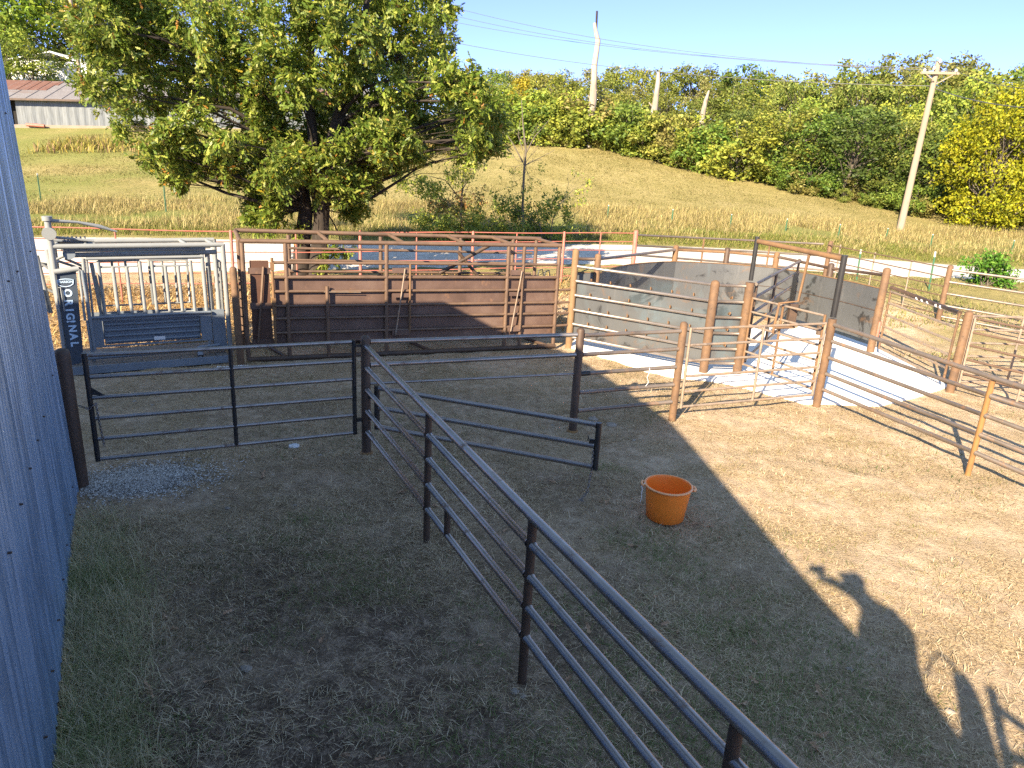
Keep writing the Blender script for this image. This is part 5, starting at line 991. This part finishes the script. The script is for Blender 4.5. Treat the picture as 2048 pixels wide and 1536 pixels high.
# ------------------------------------------------------------------ utility poles and lines
PYD = 40; pb = at_y(1797, 472, PYD); pb[2] = tz(pb[0], pb[1])-.1; ptp = at_y(1877, 124, PYD)
up_ = thing('utility_pole', 'leaning pale wooden utility pole with one crossarm on the right', 'utility pole', pb)
mb = MB(); mb.tube(pb, ptp, .19, 14, .13); part('pole', mb, 'wood_pole', up_)
ca, cb = at_y(1842, 145, PYD-.2), at_y(1918, 147, PYD-.2); mb = MB(); mb.beam(ca, cb, .10, .13); arm = part('crossarm', mb, 'wood_pole', up_)
for x, y in ((1849, 143), (1868, 138), (1912, 144), (1880, 124)):
    c = at_y(x, y, PYD-.2); mb = MB(); mb.lathe([(.03, -.06), (.05, 0), (.09, .02), (.05, .06), (.08, .09), (.03, .14), (.001, .15)], c, 10); part('insulator', mb, 'insulator', up_)
mb = MB(); mb.beam(at_y(1853, 149, PYD-.25), at_y(1869, 162, PYD-.2), .03, .05); mb.beam(at_y(1906, 150, PYD-.25), at_y(1872, 168, PYD-.2), .03, .05); part('brace', mb, 'wood_pole', up_)
lpb = at_y(160, 150, 62); lpt = at_y(136, -40, 62); lpb[2] = tz(lpb[0], lpb[1])
u2 = thing('utility_pole', 'thin wooden utility pole with a white transformer at upper left above the tin shed', 'utility pole', lpb)
mb = MB(); mb.tube(lpb, lpt, .17, 10, .13); part('pole', mb, 'wood_pole', u2)
c = at_y(135, 35, 61.6); mb = MB(); mb.lathe([(.001, -.5), (.25, -.5), (.26, .4), (.2, .5), (.001, .52)], c, 14); part('transformer', mb, 'insulator', u2)
def wire(a, b, sag, label, r=.014):
    mb = MB(); mb.path([a+(b-a)*t-V3(0, 0, 4*sag*t*(1-t)) for t in np.linspace(0, 1, 24)], r, 5); tag(mesh_obj('power_line', mb, 'wire', None, a), label, 'power line')
YL = 60
wire(at_y(840, -4, YL), at_y(1848, 140, PYD-.2), .9, 'highest thin power line crossing the sky to the leaning pole')
wire(at_y(840, 14, YL), at_y(1868, 136, PYD-.2), .9, 'second power line from the top crossing the sky to the leaning pole')
wire(at_y(840, 30, YL), at_y(1912, 142, PYD-.2), .7, 'third power line from the top crossing the sky to the leaning pole')
wire(at_y(820, 66, YL), at_y(1862, 172, PYD), .8, 'lowest long power line passing in front of the tallest dead trunk', .018)
wire(at_y(1868, 176, PYD), at_y(2120, 218, 30), .25, 'thick lower cable running off the right edge from the leaning pole', .022)
wire(at_y(1912, 142, PYD-.2), at_y(2150, 178, 28), .3, 'thin upper line running off the right edge from the leaning pole', .012)
# ------------------------------------------------------------------ tin shed
SL = at_y(-120, 236, 55); SR = at_y(760, 272, 61); SL[2] = tz(SL[0], SL[1]); SR[2] = tz(SR[0], SR[1])
sh = thing('tin_shed', 'long low tin shed with a rust-patched roof across the left field', 'shed', (SL+SR)/2)
us_ = unit(V3(SR[0]-SL[0], SR[1]-SL[1], 0)); un = V3(-us_[1], us_[0], 0); LS_ = np.linalg.norm((SR-SL)[:2])
def SH(s, z, d=0): p = SL+us_*s+un*d; return V3(p[0], p[1], SL[2]+(SR[2]-SL[2])*s/LS_+z)
def scol(px, py): return float((on_plane(px, py, SL[:2], us_)-SL)@us_)
HW = float(on_plane(100, 190, SL[:2], us_)[2]-on_plane(104, 247, SL[:2], us_)[2]); 
s_d = scol(22, 220)
z0 = .25
def corr_panel(s0, s1, z0, z1, name, m, pitch=.6):
    mb = MB(); n = max(2, int((s1-s0)/pitch*6)); V = []
    for i in range(n+1): s = s0+(s1-s0)*i/n; o = .012*math.sin(i*math.pi/3); V += [SH(s, z0, o-.0), SH(s, z1, o)]
    mb.add(V, [(2*i, 2*i+2, 2*i+3, 2*i+1) for i in range(n)], True); return part(name, mb, m, sh)
corr_panel(0, s_d-.45, z0, HW, 'wall', 'shed_metal'); corr_panel(s_d+.35, scol(316, 240)-.0, z0, HW, 'wall', 'shed_metal'); corr_panel(scol(330, 240), LS_, z0, HW, 'wall', 'shed_metal')
for s0, s1 in ((s_d-.45, s_d+.35), (scol(316, 240), scol(330, 240))): mb = MB(); mb.prism([SH(s0, .05, .5), SH(s1, .05, .5), SH(s1, HW, .5), SH(s0, HW, .5)], un*.05); part('doorway_shade', mb, 'dark_inside', sh)  # near-black panel carries the shade inside the openings as colour
mb = MB(); mb.prism([SH(0, -.5, -.06), SH(LS_, -.5, -.06), SH(LS_, z0, -.06), SH(0, z0, -.06)], un*.2); part('foundation', mb, 'foundation', sh)
RH = 1.75; RD = 5.0
mb = MB(); mb.prism([SH(-.3, HW-.02, -.5), SH(LS_+.3, HW-.02, -.5), SH(LS_+.3, HW+RH, RD), SH(-.3, HW+RH, RD)], (0, 0, .06)); rfp = part('roof', mb, 'shed_roof', sh)
mb = MB(); mb.prism([SH(-.3, HW+RH, RD+.01), SH(LS_+.3, HW+RH, RD+.01), SH(LS_+.3, HW-.1, RD*2), SH(-.3, HW-.1, RD*2)], (0, 0, .06)); part('roof', mb, 'shed_roof', sh)
mb = MB(); mb.prism([SH(0, -.5, RD*2-.5), SH(LS_, -.5, RD*2-.5), SH(LS_, HW, RD*2-.5), SH(0, HW, RD*2-.5)], un*.1); part('wall', mb, 'shed_metal', sh)
for e in (0, LS_): mb = MB(); mb.prism([SH(e, -.3, .1), SH(e, HW, .1), SH(e, HW+RH-.1, RD), SH(e, HW-.1, RD*2-.5), SH(e, -.3, RD*2-.5)], us_*.05); part('gable', mb, 'shed_metal', sh)
mb = MB(); mb.beam(SH(-.3, HW-.03, -.53), SH(LS_+.3, HW-.03, -.53), .05, .14); part('fascia', mb, 'rust_dark', sh)
def roofp(s, f, up=.075): return SH(s, HW-.02+(RH+.02)*f+up, -.5+(RD+.5)*f)
for k, (a, b, f0, f1) in enumerate(((-.2, scol(3, 150), .45, .98), (scol(5, 150), scol(26, 150), .45, .97), (scol(28, 150), scol(46, 150), .45, .97), (scol(48, 150), scol(65, 150), .45, .97), (scol(66, 150), scol(73, 150), .75, .97), (scol(420, 150), scol(600, 150), .55, .97), (scol(620, 150), scol(700, 150), .4, .9))):
    mb = MB(); mb.prism([roofp(a, f0), roofp(b, f0), roofp(b, f1), roofp(a, f1)], (0, 0, .02)); part('rust_panel', mb, 'rust_roof', sh, rfp)
for k in range(26):
    s = LS_*k/26; mb = MB(); mb.path([roofp(s, .0, .08), roofp(s, .5, .08), roofp(s, .98, .08)], .02, 5); part('seam', mb, 'shed_roof', sh, rfp)
wb = at_y(110, 150, 68); wb[2] = tz(wb[0], wb[1]); ws = thing('white_shed', 'white-roofed shed half hidden by leaves behind the tin shed', 'shed', wb)
wz = at_y(110, 108, 68)[2]-wb[2]; mb = MB(); mb.prism([wb+V3(-4, 0, 0), wb+V3(4, 0, 0), wb+V3(4, 0, wz-.6), wb+V3(-4, 0, wz-.6)], (0, 5, 0)); part('wall', mb, 'white_paint', ws)
mb = MB(); mb.prism([wb+V3(-4.3, -.3, wz-.7), wb+V3(0, -.3, wz+.2), wb+V3(4.3, -.3, wz-1.1), wb+V3(4.3, -.3, wz-1.2), wb+V3(0, -.3, wz+.1), wb+V3(-4.3, -.3, wz-.8)], (0, 5.6, 0)); part('roof', mb, 'white_paint', ws)
# red pipe lying in front of the shed
p = hit(70, 257); mb = MB(); mb.tube(p+V3(-.6, 0, .25), p+V3(.7, .1, .22), .12, 8); tag(mesh_obj('red_pipe', mb, 'red_paint', None, p), 'short red pipe lying in weeds before the tin shed', 'pipe')
# ------------------------------------------------------------------ steel T-posts
def tpost(px, py, ptop, Yd=None, label=''):
    b = hit(px, py); top = at_y(px-(px-776)/4553*(py-ptop)*-1*0, ptop, b[1])[2]
    t = thing('steel_fence_post', label, 'fence post', b, 'steel posts along the road'); h = top-b[2]; mb = MB(); mb.prism([b+V3(-.03, 0, -.1), b+V3(.03, 0, -.1), b+V3(.03, 0, h*.93), b+V3(-.03, 0, h*.93)], (0, .012, 0)); mb.prism([b+V3(-.006, -.03, -.1), b+V3(.006, -.03, -.1), b+V3(.006, -.03, h*.93), b+V3(-.006, -.03, h*.93)], (0, .03, 0)); part('shaft', mb, 'green_post', t)
    mb = MB(); mb.prism([b+V3(-.03, 0, h*.93+.002), b+V3(.03, 0, h*.93+.002), b+V3(.03, 0, h), b+V3(-.03, 0, h)], (0, .012, 0)); mb.prism([b+V3(-.006, -.03, h*.93), b+V3(.006, -.03, h*.93), b+V3(.006, -.03, h), b+V3(-.006, -.03, h)], (0, .03, 0)); part('tip', mb, 'post_tip', t)
for a in ((82, 402, 347, None, 'green steel post in the left field nearest the barn wall'), (332, 424, 360, None, 'green steel post below the lower left oak limb'), (1215, 437, 410, None, 'green steel post right of the roadside brush'), (1343, 448, 418, None, 'short green steel post in the dry grass above the tub'), (1460, 455, 428, None, 'short green steel post left of the portal crossbar'), (1571, 462, 437, None, 'green steel post in dry grass right of the portal'), (1676, 476, 448, None, 'green steel post left of the utility pole foot'), (1772, 478, 456, None, 'green steel post close to the utility pole foot'), (1860, 497, 468, None, 'green steel post right of the utility pole foot'), (2023, 505, 480, None, 'green steel post at the far right in the dry grass')): tpost(*a)
for px, py, pt_, xo, lb in ((1713, 560, 499, 9, 'tall green steel post before the white road behind the rod fence'), (1857, 582, 503, 14, 'tallest green steel post leaning in front of the white road')):
    b = hit(px, py); tp = at_y(px+xo, pt_, b[1]); t = thing('steel_fence_post', lb, 'fence post', b, 'steel posts along the road'); mb = MB(); mb.beam(b, b+(tp-b)*.86, .05, .02); part('shaft', mb, 'green_post', t); mb = MB(); mb.beam(b+(tp-b)*.862, tp, .05, .02); part('tip', mb, 'post_tip', t)
# ------------------------------------------------------------------ grass and litter
def blades(name, P, L, wd, lean, cols, label=None, kind='stuff', upw=1.0, curl=.6, m='grass'):
    """P (n,3) roots; 5-vertex curved blades as quad + quad (last degenerate tip kept narrow)."""
    n = len(P); a = RNG.uniform(0, 2*math.pi, n); h = np.stack([np.cos(a), np.sin(a), np.zeros(n)], -1); sd = np.stack([-np.sin(a), np.cos(a), np.zeros(n)], -1)
    L = L[:, None]; th = np.clip(lean[:, None], .02, 1.5); wd = wd[:, None]
    d1 = h*np.sin(th)+V3(0, 0, 1)*np.cos(th); th2 = np.clip(th+curl*RNG.uniform(.2, 1.3, (n, 1)), 0, 1.75); d2 = h*np.sin(th2)+V3(0, 0, 1)*np.cos(th2)
    m1 = P+d1*L*.5; m2 = m1+d2*L*.5; m2[:, 2] = np.maximum(m2[:, 2], P[:, 2]+.004)
    V = np.stack([P-sd*wd, P+sd*wd, m1-sd*wd*.8, m1+sd*wd*.8, m2-sd*wd*.12, m2+sd*wd*.12], 1).reshape(-1, 3)
    b = np.arange(n)[:, None]*6; Fq = np.concatenate([b+np.array([0, 1, 3, 2]), b+np.array([2, 3, 5, 4])], 0)
    o = col_mesh(name, V, Fq, np.repeat(cols, 6, 0), m, kind); return o
def scatter(n, x0, x1, y0, y1, keep):
    x = RNG.uniform(x0, x1, n); y = RNG.uniform(y0, y1, n); k = RNG.random(n) < keep(x, y); return x[k], y[k]
PADP = np.array(pad); PADS = PADP.mean(0)+(PADP-PADP.mean(0))*.94
def inpoly(x, y, P):
    c = np.zeros(len(x), bool); j = len(P)-1
    for i in range(len(P)):
        q = ((P[i, 1] > y) != (P[j, 1] > y)) & (x < (P[j, 0]-P[i, 0])*(y-P[i, 1])/(P[j, 1]-P[i, 1]+1e-12)+P[i, 0]); c ^= q; j = i
    return c
wallx = lambda y: -.75-.57735*y
GPOLY = np.array([at_z(x, y, 0)[:2] for x, y in gpx])
def yardkeep(x, y):
    d = np.hypot(np.hypot(x, y), 3.6); k = np.clip((6.0/d)**1.2, .08, 1)*(.25+1.5*np.clip(fbm(x*.9+1, y*.9)-.3, 0, 1)*1.3)
    bare = sstep(.47, .56, fbm(x*.55+40, y*.55+7)); k = k*(1-.9*bare)
    edge_ = inpoly(x, y, PADP)&(~inpoly(x, y, PADS)); return k*np.where(edge_, .6, 1)*(x > wallx(y)+.02)*(~inpoly(x, y, PADS))*(~inpoly(x, y, GPOLY))*(y < 17)
x, y = scatter(520000, -7, 15, 1.6, 16.5, yardkeep); n = len(x)
straw = pick([(.46, .35, .20), (.54, .43, .27), (.37, .27, .16), (.62, .52, .35), (.28, .20, .12), (.42, .33, .17)], n)
gmask = sstep(.54, .66, fbm(x*.8+70, y*.8+20)); grn = RNG.random(n) < gmask*.4
straw[grn] = pick([(.10, .13, .04), (.13, .16, .05), (.08, .11, .035)], int(grn.sum()))
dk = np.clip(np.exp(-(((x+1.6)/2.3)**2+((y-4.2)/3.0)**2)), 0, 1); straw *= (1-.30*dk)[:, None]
blades('dry_grass', np.stack([x, y, np.where(inpoly(x, y, PADP), .021, gz(x, y))], -1), RNG.uniform(.035, .10, n), RNG.uniform(.5, 1.2, n)*(.0013+.00021*np.hypot(np.hypot(x, y), 3.6)), RNG.uniform(.7, 1.5, n), straw)
x, y = scatter(150000, -5.2, 4.5, 1.7, 8.6, lambda x, y: np.clip((fbm(x*1.3+5, y*1.3+60)-.30)*2.6, .08, 1)*np.clip((5.5/np.hypot(np.hypot(x, y), 3.6))**1.2, .2, 1)*(x > wallx(y)+.05)*(~inpoly(x, y, GPOLY))*np.where(x > .3+(8.4-y)*.49, .45, 1)); n = len(x)
blades('dry_grass', np.stack([x, y, gz(x, y)+.003], -1), RNG.uniform(.03, .11, n), RNG.uniform(.5, 1.2, n)*(.0012+.0002*np.hypot(np.hypot(x, y), 3.6)), RNG.uniform(.9, 1.52, n), pick([(.60, .48, .31), (.70, .57, .39), (.48, .37, .22), (.36, .27, .15), (.66, .55, .36)], n), curl=.5)
# green tufts
def tuft_px(lst, npt, L, cols, nm, lean=(.1, .9), spread=.12, wd=(.0014, .0028)):
    Ps = []
    for px, py, s in lst:
        c = at_z(px, py, 0)[:2]; k = int(npt*s); q = c+RNG.normal(size=(k, 2))*spread*s**.5*np.array([1.3, .8]); Ps.append(q)
    q = np.vstack(Ps); q = q[q[:, 0] > wallx(q[:, 1])+.03]; n = len(q)
    return blades(nm, np.c_[q, gz(q[:, 0], q[:, 1])], RNG.uniform(L[0], L[1], n), RNG.uniform(wd[0], wd[1], n), RNG.uniform(lean[0], lean[1], n), pick(cols, n))
GR = [(.14, .20, .06), (.18, .24, .075), (.24, .26, .10), (.11, .16, .045), (.30, .27, .14)]
tuft_px([(660, 1040, 1.4), (600, 1040, .7), (740, 1150, 2), (700, 1185, 1.3), (640, 1120, 1), (780, 1185, 1), (880, 930, .6), (975, 1215, 1), (960, 1300, 1), (1010, 1170, .5), (1220, 935, 1), (1290, 1090, 1.6), (1350, 1140, 2), (1250, 1070, .8), (1310, 1060, .7), (1180, 1200, 1.2), (1120, 1230, .8), (1400, 1250, 2), (1450, 1270, 2), (1500, 1345, 2.2), (1480, 1400, 2.2), (1560, 1420, 2), (1640, 1480, 2.4), (1700, 1340, 1), (1600, 1330, 1), (1420, 1180, 1), (1540, 1200, 1), (1560, 1260, 1.3), (1630, 1260, .9), (1680, 1400, 1.5), (1760, 1400, .8), (1740, 1460, .9), (1380, 1440, 1.5), (1300, 1330, 1.3), (1230, 1290, 1), (1340, 1520, 2), (1240, 1480, 1.4), (1150, 1420, 1), (1210, 1370, 1), (1820, 1500, .8), (560, 1270, .6), (590, 1200, .7), (1010, 1500, 1.2), (880, 1500, 1), (760, 1450, .8), (960, 1400, .7), (350, 1470, 1.2), (1090, 1500, 1.2), (1440, 1520, 1.4), (1690, 1300, 1), (1500, 1260, 1), (1345, 1105, 1.2), (560, 1080, .6), (700, 1110, 1)], 200, (.03, .09), GR, 'green_grass', (.4, 1.4), .15)
tuft_px([(1500, 905, 1), (1560, 870, 1), (1640, 850, 1), (1700, 880, 1.3), (1760, 900, 1.2), (1820, 915, 1), (1620, 990, 1), (1700, 1080, 1), (1560, 1060, .8), (1800, 1000, 1), (1860, 1060, 1), (1900, 1150, 1), (1640, 1170, .8), (1480, 940, .7), (1950, 1000, .8), (1980, 960, .8)], 260, (.03, .08), [(.22, .2, .06), (.28, .24, .09), (.17, .18, .05), (.34, .27, .13)], 'yellow_grass', (.5, 1.4), .25)
# tall grass along the barn wall
s = RNG.uniform(1.0, 7.3, 30000); out = np.abs(RNG.normal(0, .26, len(s)))+.03; P = W0+np.outer(s, WU)+np.outer(out, V3(.866, .5, 0)); dens = (.25+1.2*fbm(s*1.1+5, s*.3))*np.exp(-np.maximum(0, out-.55)*5); k = RNG.random(len(s)) < dens*(1-.85*sstep(6.2, 7, s)); P = P[k]; s = s[k]; n = len(P)
cols = pick([(.34, .35, .17), (.42, .39, .20), (.52, .45, .26), (.62, .53, .34), (.68, .58, .39), (.28, .31, .14), (.58, .47, .29)], n); gm = (fbm(s*1.7+30, s*.2) > .58)*(RNG.random(n) < .5)
cols[gm] = pick([(.20, .26, .09), (.26, .30, .12), (.34, .34, .16), (.46, .41, .22)], int(gm.sum())); P[:, 2] = gz(P[:, 0], P[:, 1])
blades('wall_grass', P, RNG.uniform(.07, .30, n)*(.65+.6*fbm(s*2, s)), RNG.uniform(.0012, .0028, n), RNG.uniform(.15, 1.15, n), cols, curl=.9)
# loose pebbles of the gravel patch
n = 9000; q = gc+RNG.normal(size=(n, 2))*np.array([.38, .22])@np.array([[.92, .39], [-.39, .92]]); q = q[q[:, 0] > wallx(q[:, 1])+.05]; n = len(q); r = RNG.uniform(.005, .016, n)
tet = np.array([(1, 0, 0), (-.5, .87, 0), (-.5, -.87, 0), (.1, .05, .8)]); ang = RNG.uniform(0, 6.28, n); ca_, sa_ = np.cos(ang), np.sin(ang)
V = tet[None]*r[:, None, None]*RNG.uniform(.7, 1.3, (n, 4, 1)); V = np.stack([V[..., 0]*ca_[:, None]-V[..., 1]*sa_[:, None], V[..., 0]*sa_[:, None]+V[..., 1]*ca_[:, None], V[..., 2]], -1)+np.c_[q, gz(q[:, 0], q[:, 1])+.012][:, None]
b = np.arange(n)[:, None]*4; Fq = np.concatenate([b+np.array([0, 1, 3]), b+np.array([1, 2, 3]), b+np.array([2, 0, 3])], 0); col_mesh('gravel', V.reshape(-1, 3), Fq, np.repeat(pick([(.40, .38, .35), (.75, .71, .65), (.85, .80, .74), (.42, .37, .32)], n), 4, 0), 'grass', 'stuff')
x, y = scatter(9000, -6.5, 14, 2.5, 15, lambda x, y: np.clip((fbm(x*.9+21, y*.9+2)-.45)*4, .02, 1)*(~inpoly(x, y, PADP))*(x > wallx(y)+.05)*np.where(y > 7, 1, .5)); n = len(x); r = RNG.uniform(.004, .02, n)*RNG.uniform(.4, 1, n)
ang = RNG.uniform(0, 6.28, n); ca_, sa_ = np.cos(ang), np.sin(ang); V = tet[None]*r[:, None, None]*RNG.uniform(.6, 1.4, (n, 4, 1)); V = np.stack([V[..., 0]*ca_[:, None]-V[..., 1]*sa_[:, None], V[..., 0]*sa_[:, None]+V[..., 1]*ca_[:, None], V[..., 2]], -1)+np.c_[x, y, gz(x, y)][:, None]
b = np.arange(n)[:, None]*4; Fq = np.concatenate([b+np.array([0, 1, 3]), b+np.array([1, 2, 3]), b+np.array([2, 0, 3])], 0); col_mesh('dirt', V.reshape(-1, 3), Fq, np.repeat(pick([(.30, .21, .14), (.42, .32, .22), (.16, .11, .08), (.55, .46, .35)], n), 4, 0), 'grass', 'stuff').name = 'dirt_crumbs'
# hay scraps and long straws
x, y = scatter(26000, -6.5, 4.5, 7.6, 13.8, lambda x, y: np.clip((fbm(x*.7+11, y*.7+3)-.42)*4, .03, 1)*(~inpoly(x, y, PADP))*(x > -7+0*y)*((x-AO[0])*au[1]*-1+(y-AO[1])*au[0] < -.3)); n = len(x)
blades('hay_scraps', np.stack([x, y, gz(x, y)+.004], -1), RNG.uniform(.06, .22, n), RNG.uniform(.0018, .0032, n), RNG.uniform(1.2, 1.53, n), pick([(.40, .31, .18), (.50, .41, .26), (.30, .22, .13)], n), curl=.35)
# leaf and stalk bank behind the chute and under the red fence
x, y = scatter(60000, -13, 2.5, 12.4, 22.5, lambda x, y: (((x-AO[0])*-au[1]+(y-AO[1])*au[0]) > 1.15)*(((x-rfL[0])*-ur[1]+(y-rfL[1])*ur[0]) < 2.2)*np.clip(.55+fbm(x, y)-.3, 0, 1)*np.where(x > -6, .45, 1)); n = len(x)
blades('dry_stalk_litter', np.stack([x, y, gz(x, y)+RNG.uniform(0, .12, n)], -1), RNG.uniform(.08, .30, n), RNG.uniform(.006, .016, n), RNG.uniform(.6, 1.5, n), pick([(.46, .30, .12), (.54, .38, .18), (.38, .22, .08), (.60, .44, .22), (.28, .17, .07)], n), curl=.8)
# field grass
def lineY(xx, tab): return np.interp(xx, [q_[0] for q_ in tab], [q_[1] for q_ in tab])
feT = sorted([(q_[0], q_[1]) for q_ in fe]); neT = sorted([(q_[0], q_[1]) for q_ in ne])
def field_layer(name, n, x0, x1, dlo, dhi, L, wd, cols, lean, thr=None, side='far', zoff=0):
    x = RNG.uniform(x0, x1, n); dd = RNG.uniform(0, 1, n)**.8*(dhi-dlo)+dlo; yy = lineY(x, feT)+dd if side == 'far' else lineY(x, neT)-dd
    k = np.ones(n, bool)
    if thr: k = RNG.random(n) < np.clip((fbm(x*thr[1]+3, yy*thr[1])-thr[0])*thr[2], .02, 1)
    x, yy = x[k], yy[k]; m = len(x); hv = .6+.8*fbm(x*.3+9, yy*.3)
    return blades(name, np.stack([x, yy, gz(x, yy)-.02], -1), RNG.uniform(*L, m)*hv, RNG.uniform(*wd, m), RNG.uniform(*lean, m), pick(cols, m), curl=.7)
TAN = [(.43, .345, .145), (.49, .40, .175), (.36, .285, .12), (.55, .46, .22), (.39, .34, .14), (.31, .25, .10)]
field_layer('tall_dry_grass', 190000, -24, 34, 1.2, 10.5, (.15, .55), (.005, .011), TAN+[(.22, .20, .07), (.26, .18, .10), (.19, .18, .06)], (.05, .95), (.34, .45, 3))
field_layer('verge_grass', 70000, -24, 34, .1, 3.6, (.08, .26), (.006, .013), [(.15, .18, .035), (.19, .21, .045), (.25, .23, .065), (.12, .15, .03), (.29, .24, .09)], (.1, .8))
field_layer('field_grass', 160000, -34, 36, 6, 34, (.06, .22), (.008, .02), [(.22, .19, .07), (.27, .22, .09), (.19, .18, .06), (.31, .25, .115), (.17, .165, .05)], (.3, 1.3), (.30, .35, 3))
field_layer('weeds', 5000, -32, -2, 26.5, 31, (.3, .8), (.02, .05), [(.38, .31, .08), (.30, .27, .06), (.34, .22, .12), (.22, .2, .06)], (.05, .5), (.42, .3, 6))
x, y = scatter(30000, 9, 26, 15.5, 27, lambda x, y: (y < lineY(x, neT)-.1)*np.clip((fbm(x*.6+9, y*.6)-.38)*5, 0, 1)*(y > 13.5+.35*(x-9)*0)); n = len(x)
blades('verge_grass', np.stack([x, y, gz(x, y)], -1), RNG.uniform(.06, .22, n), RNG.uniform(.006, .012, n), RNG.uniform(.2, 1.1, n), pick([(.20, .21, .06), (.27, .25, .09), (.34, .28, .12), (.14, .17, .045)], n))
# roadside tan weeds in front of the woods line and beside the bush
# fallen oak leaves
LV = [(492, 1305, 1), (425, 1367, 1.2), (296, 1375, 1.2), (300, 1390, 1), (240, 1392, 1), (193, 1158, 1.1), (268, 1158, .8), (330, 1235, .9), (345, 1262, .9), (455, 1230, .8), (380, 1170, .8), (575, 1385, .7), (645, 1280, .8), (620, 1300, .6), (525, 955, 1), (528, 946, .9), (805, 985, 1.2), (790, 1000, 1), (820, 1010, .9), (930, 985, .8), (870, 1010, .9), (1008, 945, 1), (1105, 965, 1), (1200, 1003, 1), (1215, 1005, 1.1), (1010, 1060, .8), (1185, 945, .7), (1250, 1095, 1.1), (1265, 1092, 1.2), (1235, 1065, .9), (1160, 1070, .8), (1420, 1055, 1), (1390, 1050, .8), (1175, 1250, 1.1), (1090, 1245, .9), (1110, 1247, .9), (1310, 1195, 1), (1330, 1250, 1), (1355, 1265, .8), (1465, 1170, .9), (1510, 1285, 1), (1505, 1365, .9), (1485, 1412, 1), (1640, 1470, 1.4), (1630, 1500, 1), (1635, 1385, 1.1), (1305, 1510, 1.3), (1210, 1300, .8), (1140, 1355, .7), (1310, 1385, .7), (690, 1510, .9), (320, 1525, 1), (760, 1525, .8), (960, 1290, .7), (850, 945, .7), (760, 940, .8), (560, 905, .8), (590, 920, .7), (1385, 1000, .8), (1440, 1075, .8), (1290, 1120, .8), (1105, 1120, .8)]
lo = None
for i, (px, py, s) in enumerate(LV):
    p = at_z(px, py, 0); p[2] = float(gz(p[0], p[1]))+.018
    if i < 4:
        mb = MB(); sc = .085; t3 = OAKLEAF+RNG.normal(size=OAKLEAF.shape)*.02; V = [V3(0, 0, 0)+V3(a*sc-.04, b*sc*1.15, .012*math.sin(a*3+i)+.06*b*b*sc*8+.008*RNG.normal()) for a, b in t3]
        nn_ = len(V); c0 = V3(.01, 0, .004); mb.add(V+[c0], [(k, (k+1) % nn_, nn_) for k in range(nn_)]); o = mesh_obj('oak_leaf', mb, 'dry_leaf', None, (0, 0, 0)); tag(o, 'curled dry brown oak leaf lying on the yard ground', 'leaf', 'fallen oak leaves'); protos_l = (protos_l+[o]) if i else [o]
    else: o = protos_l[i % 4].copy(); C.objects.link(o)
    o.location = p; o.rotation_euler = (RNG.uniform(-.3, .3), RNG.uniform(-.3, .3), RNG.uniform(0, 6.28)); o.scale = (s*1.2, s*1.2, s*1.2)
for o in bpy.data.objects:
    for k in ('_h', '_w'):
        if k in o: del o[k]
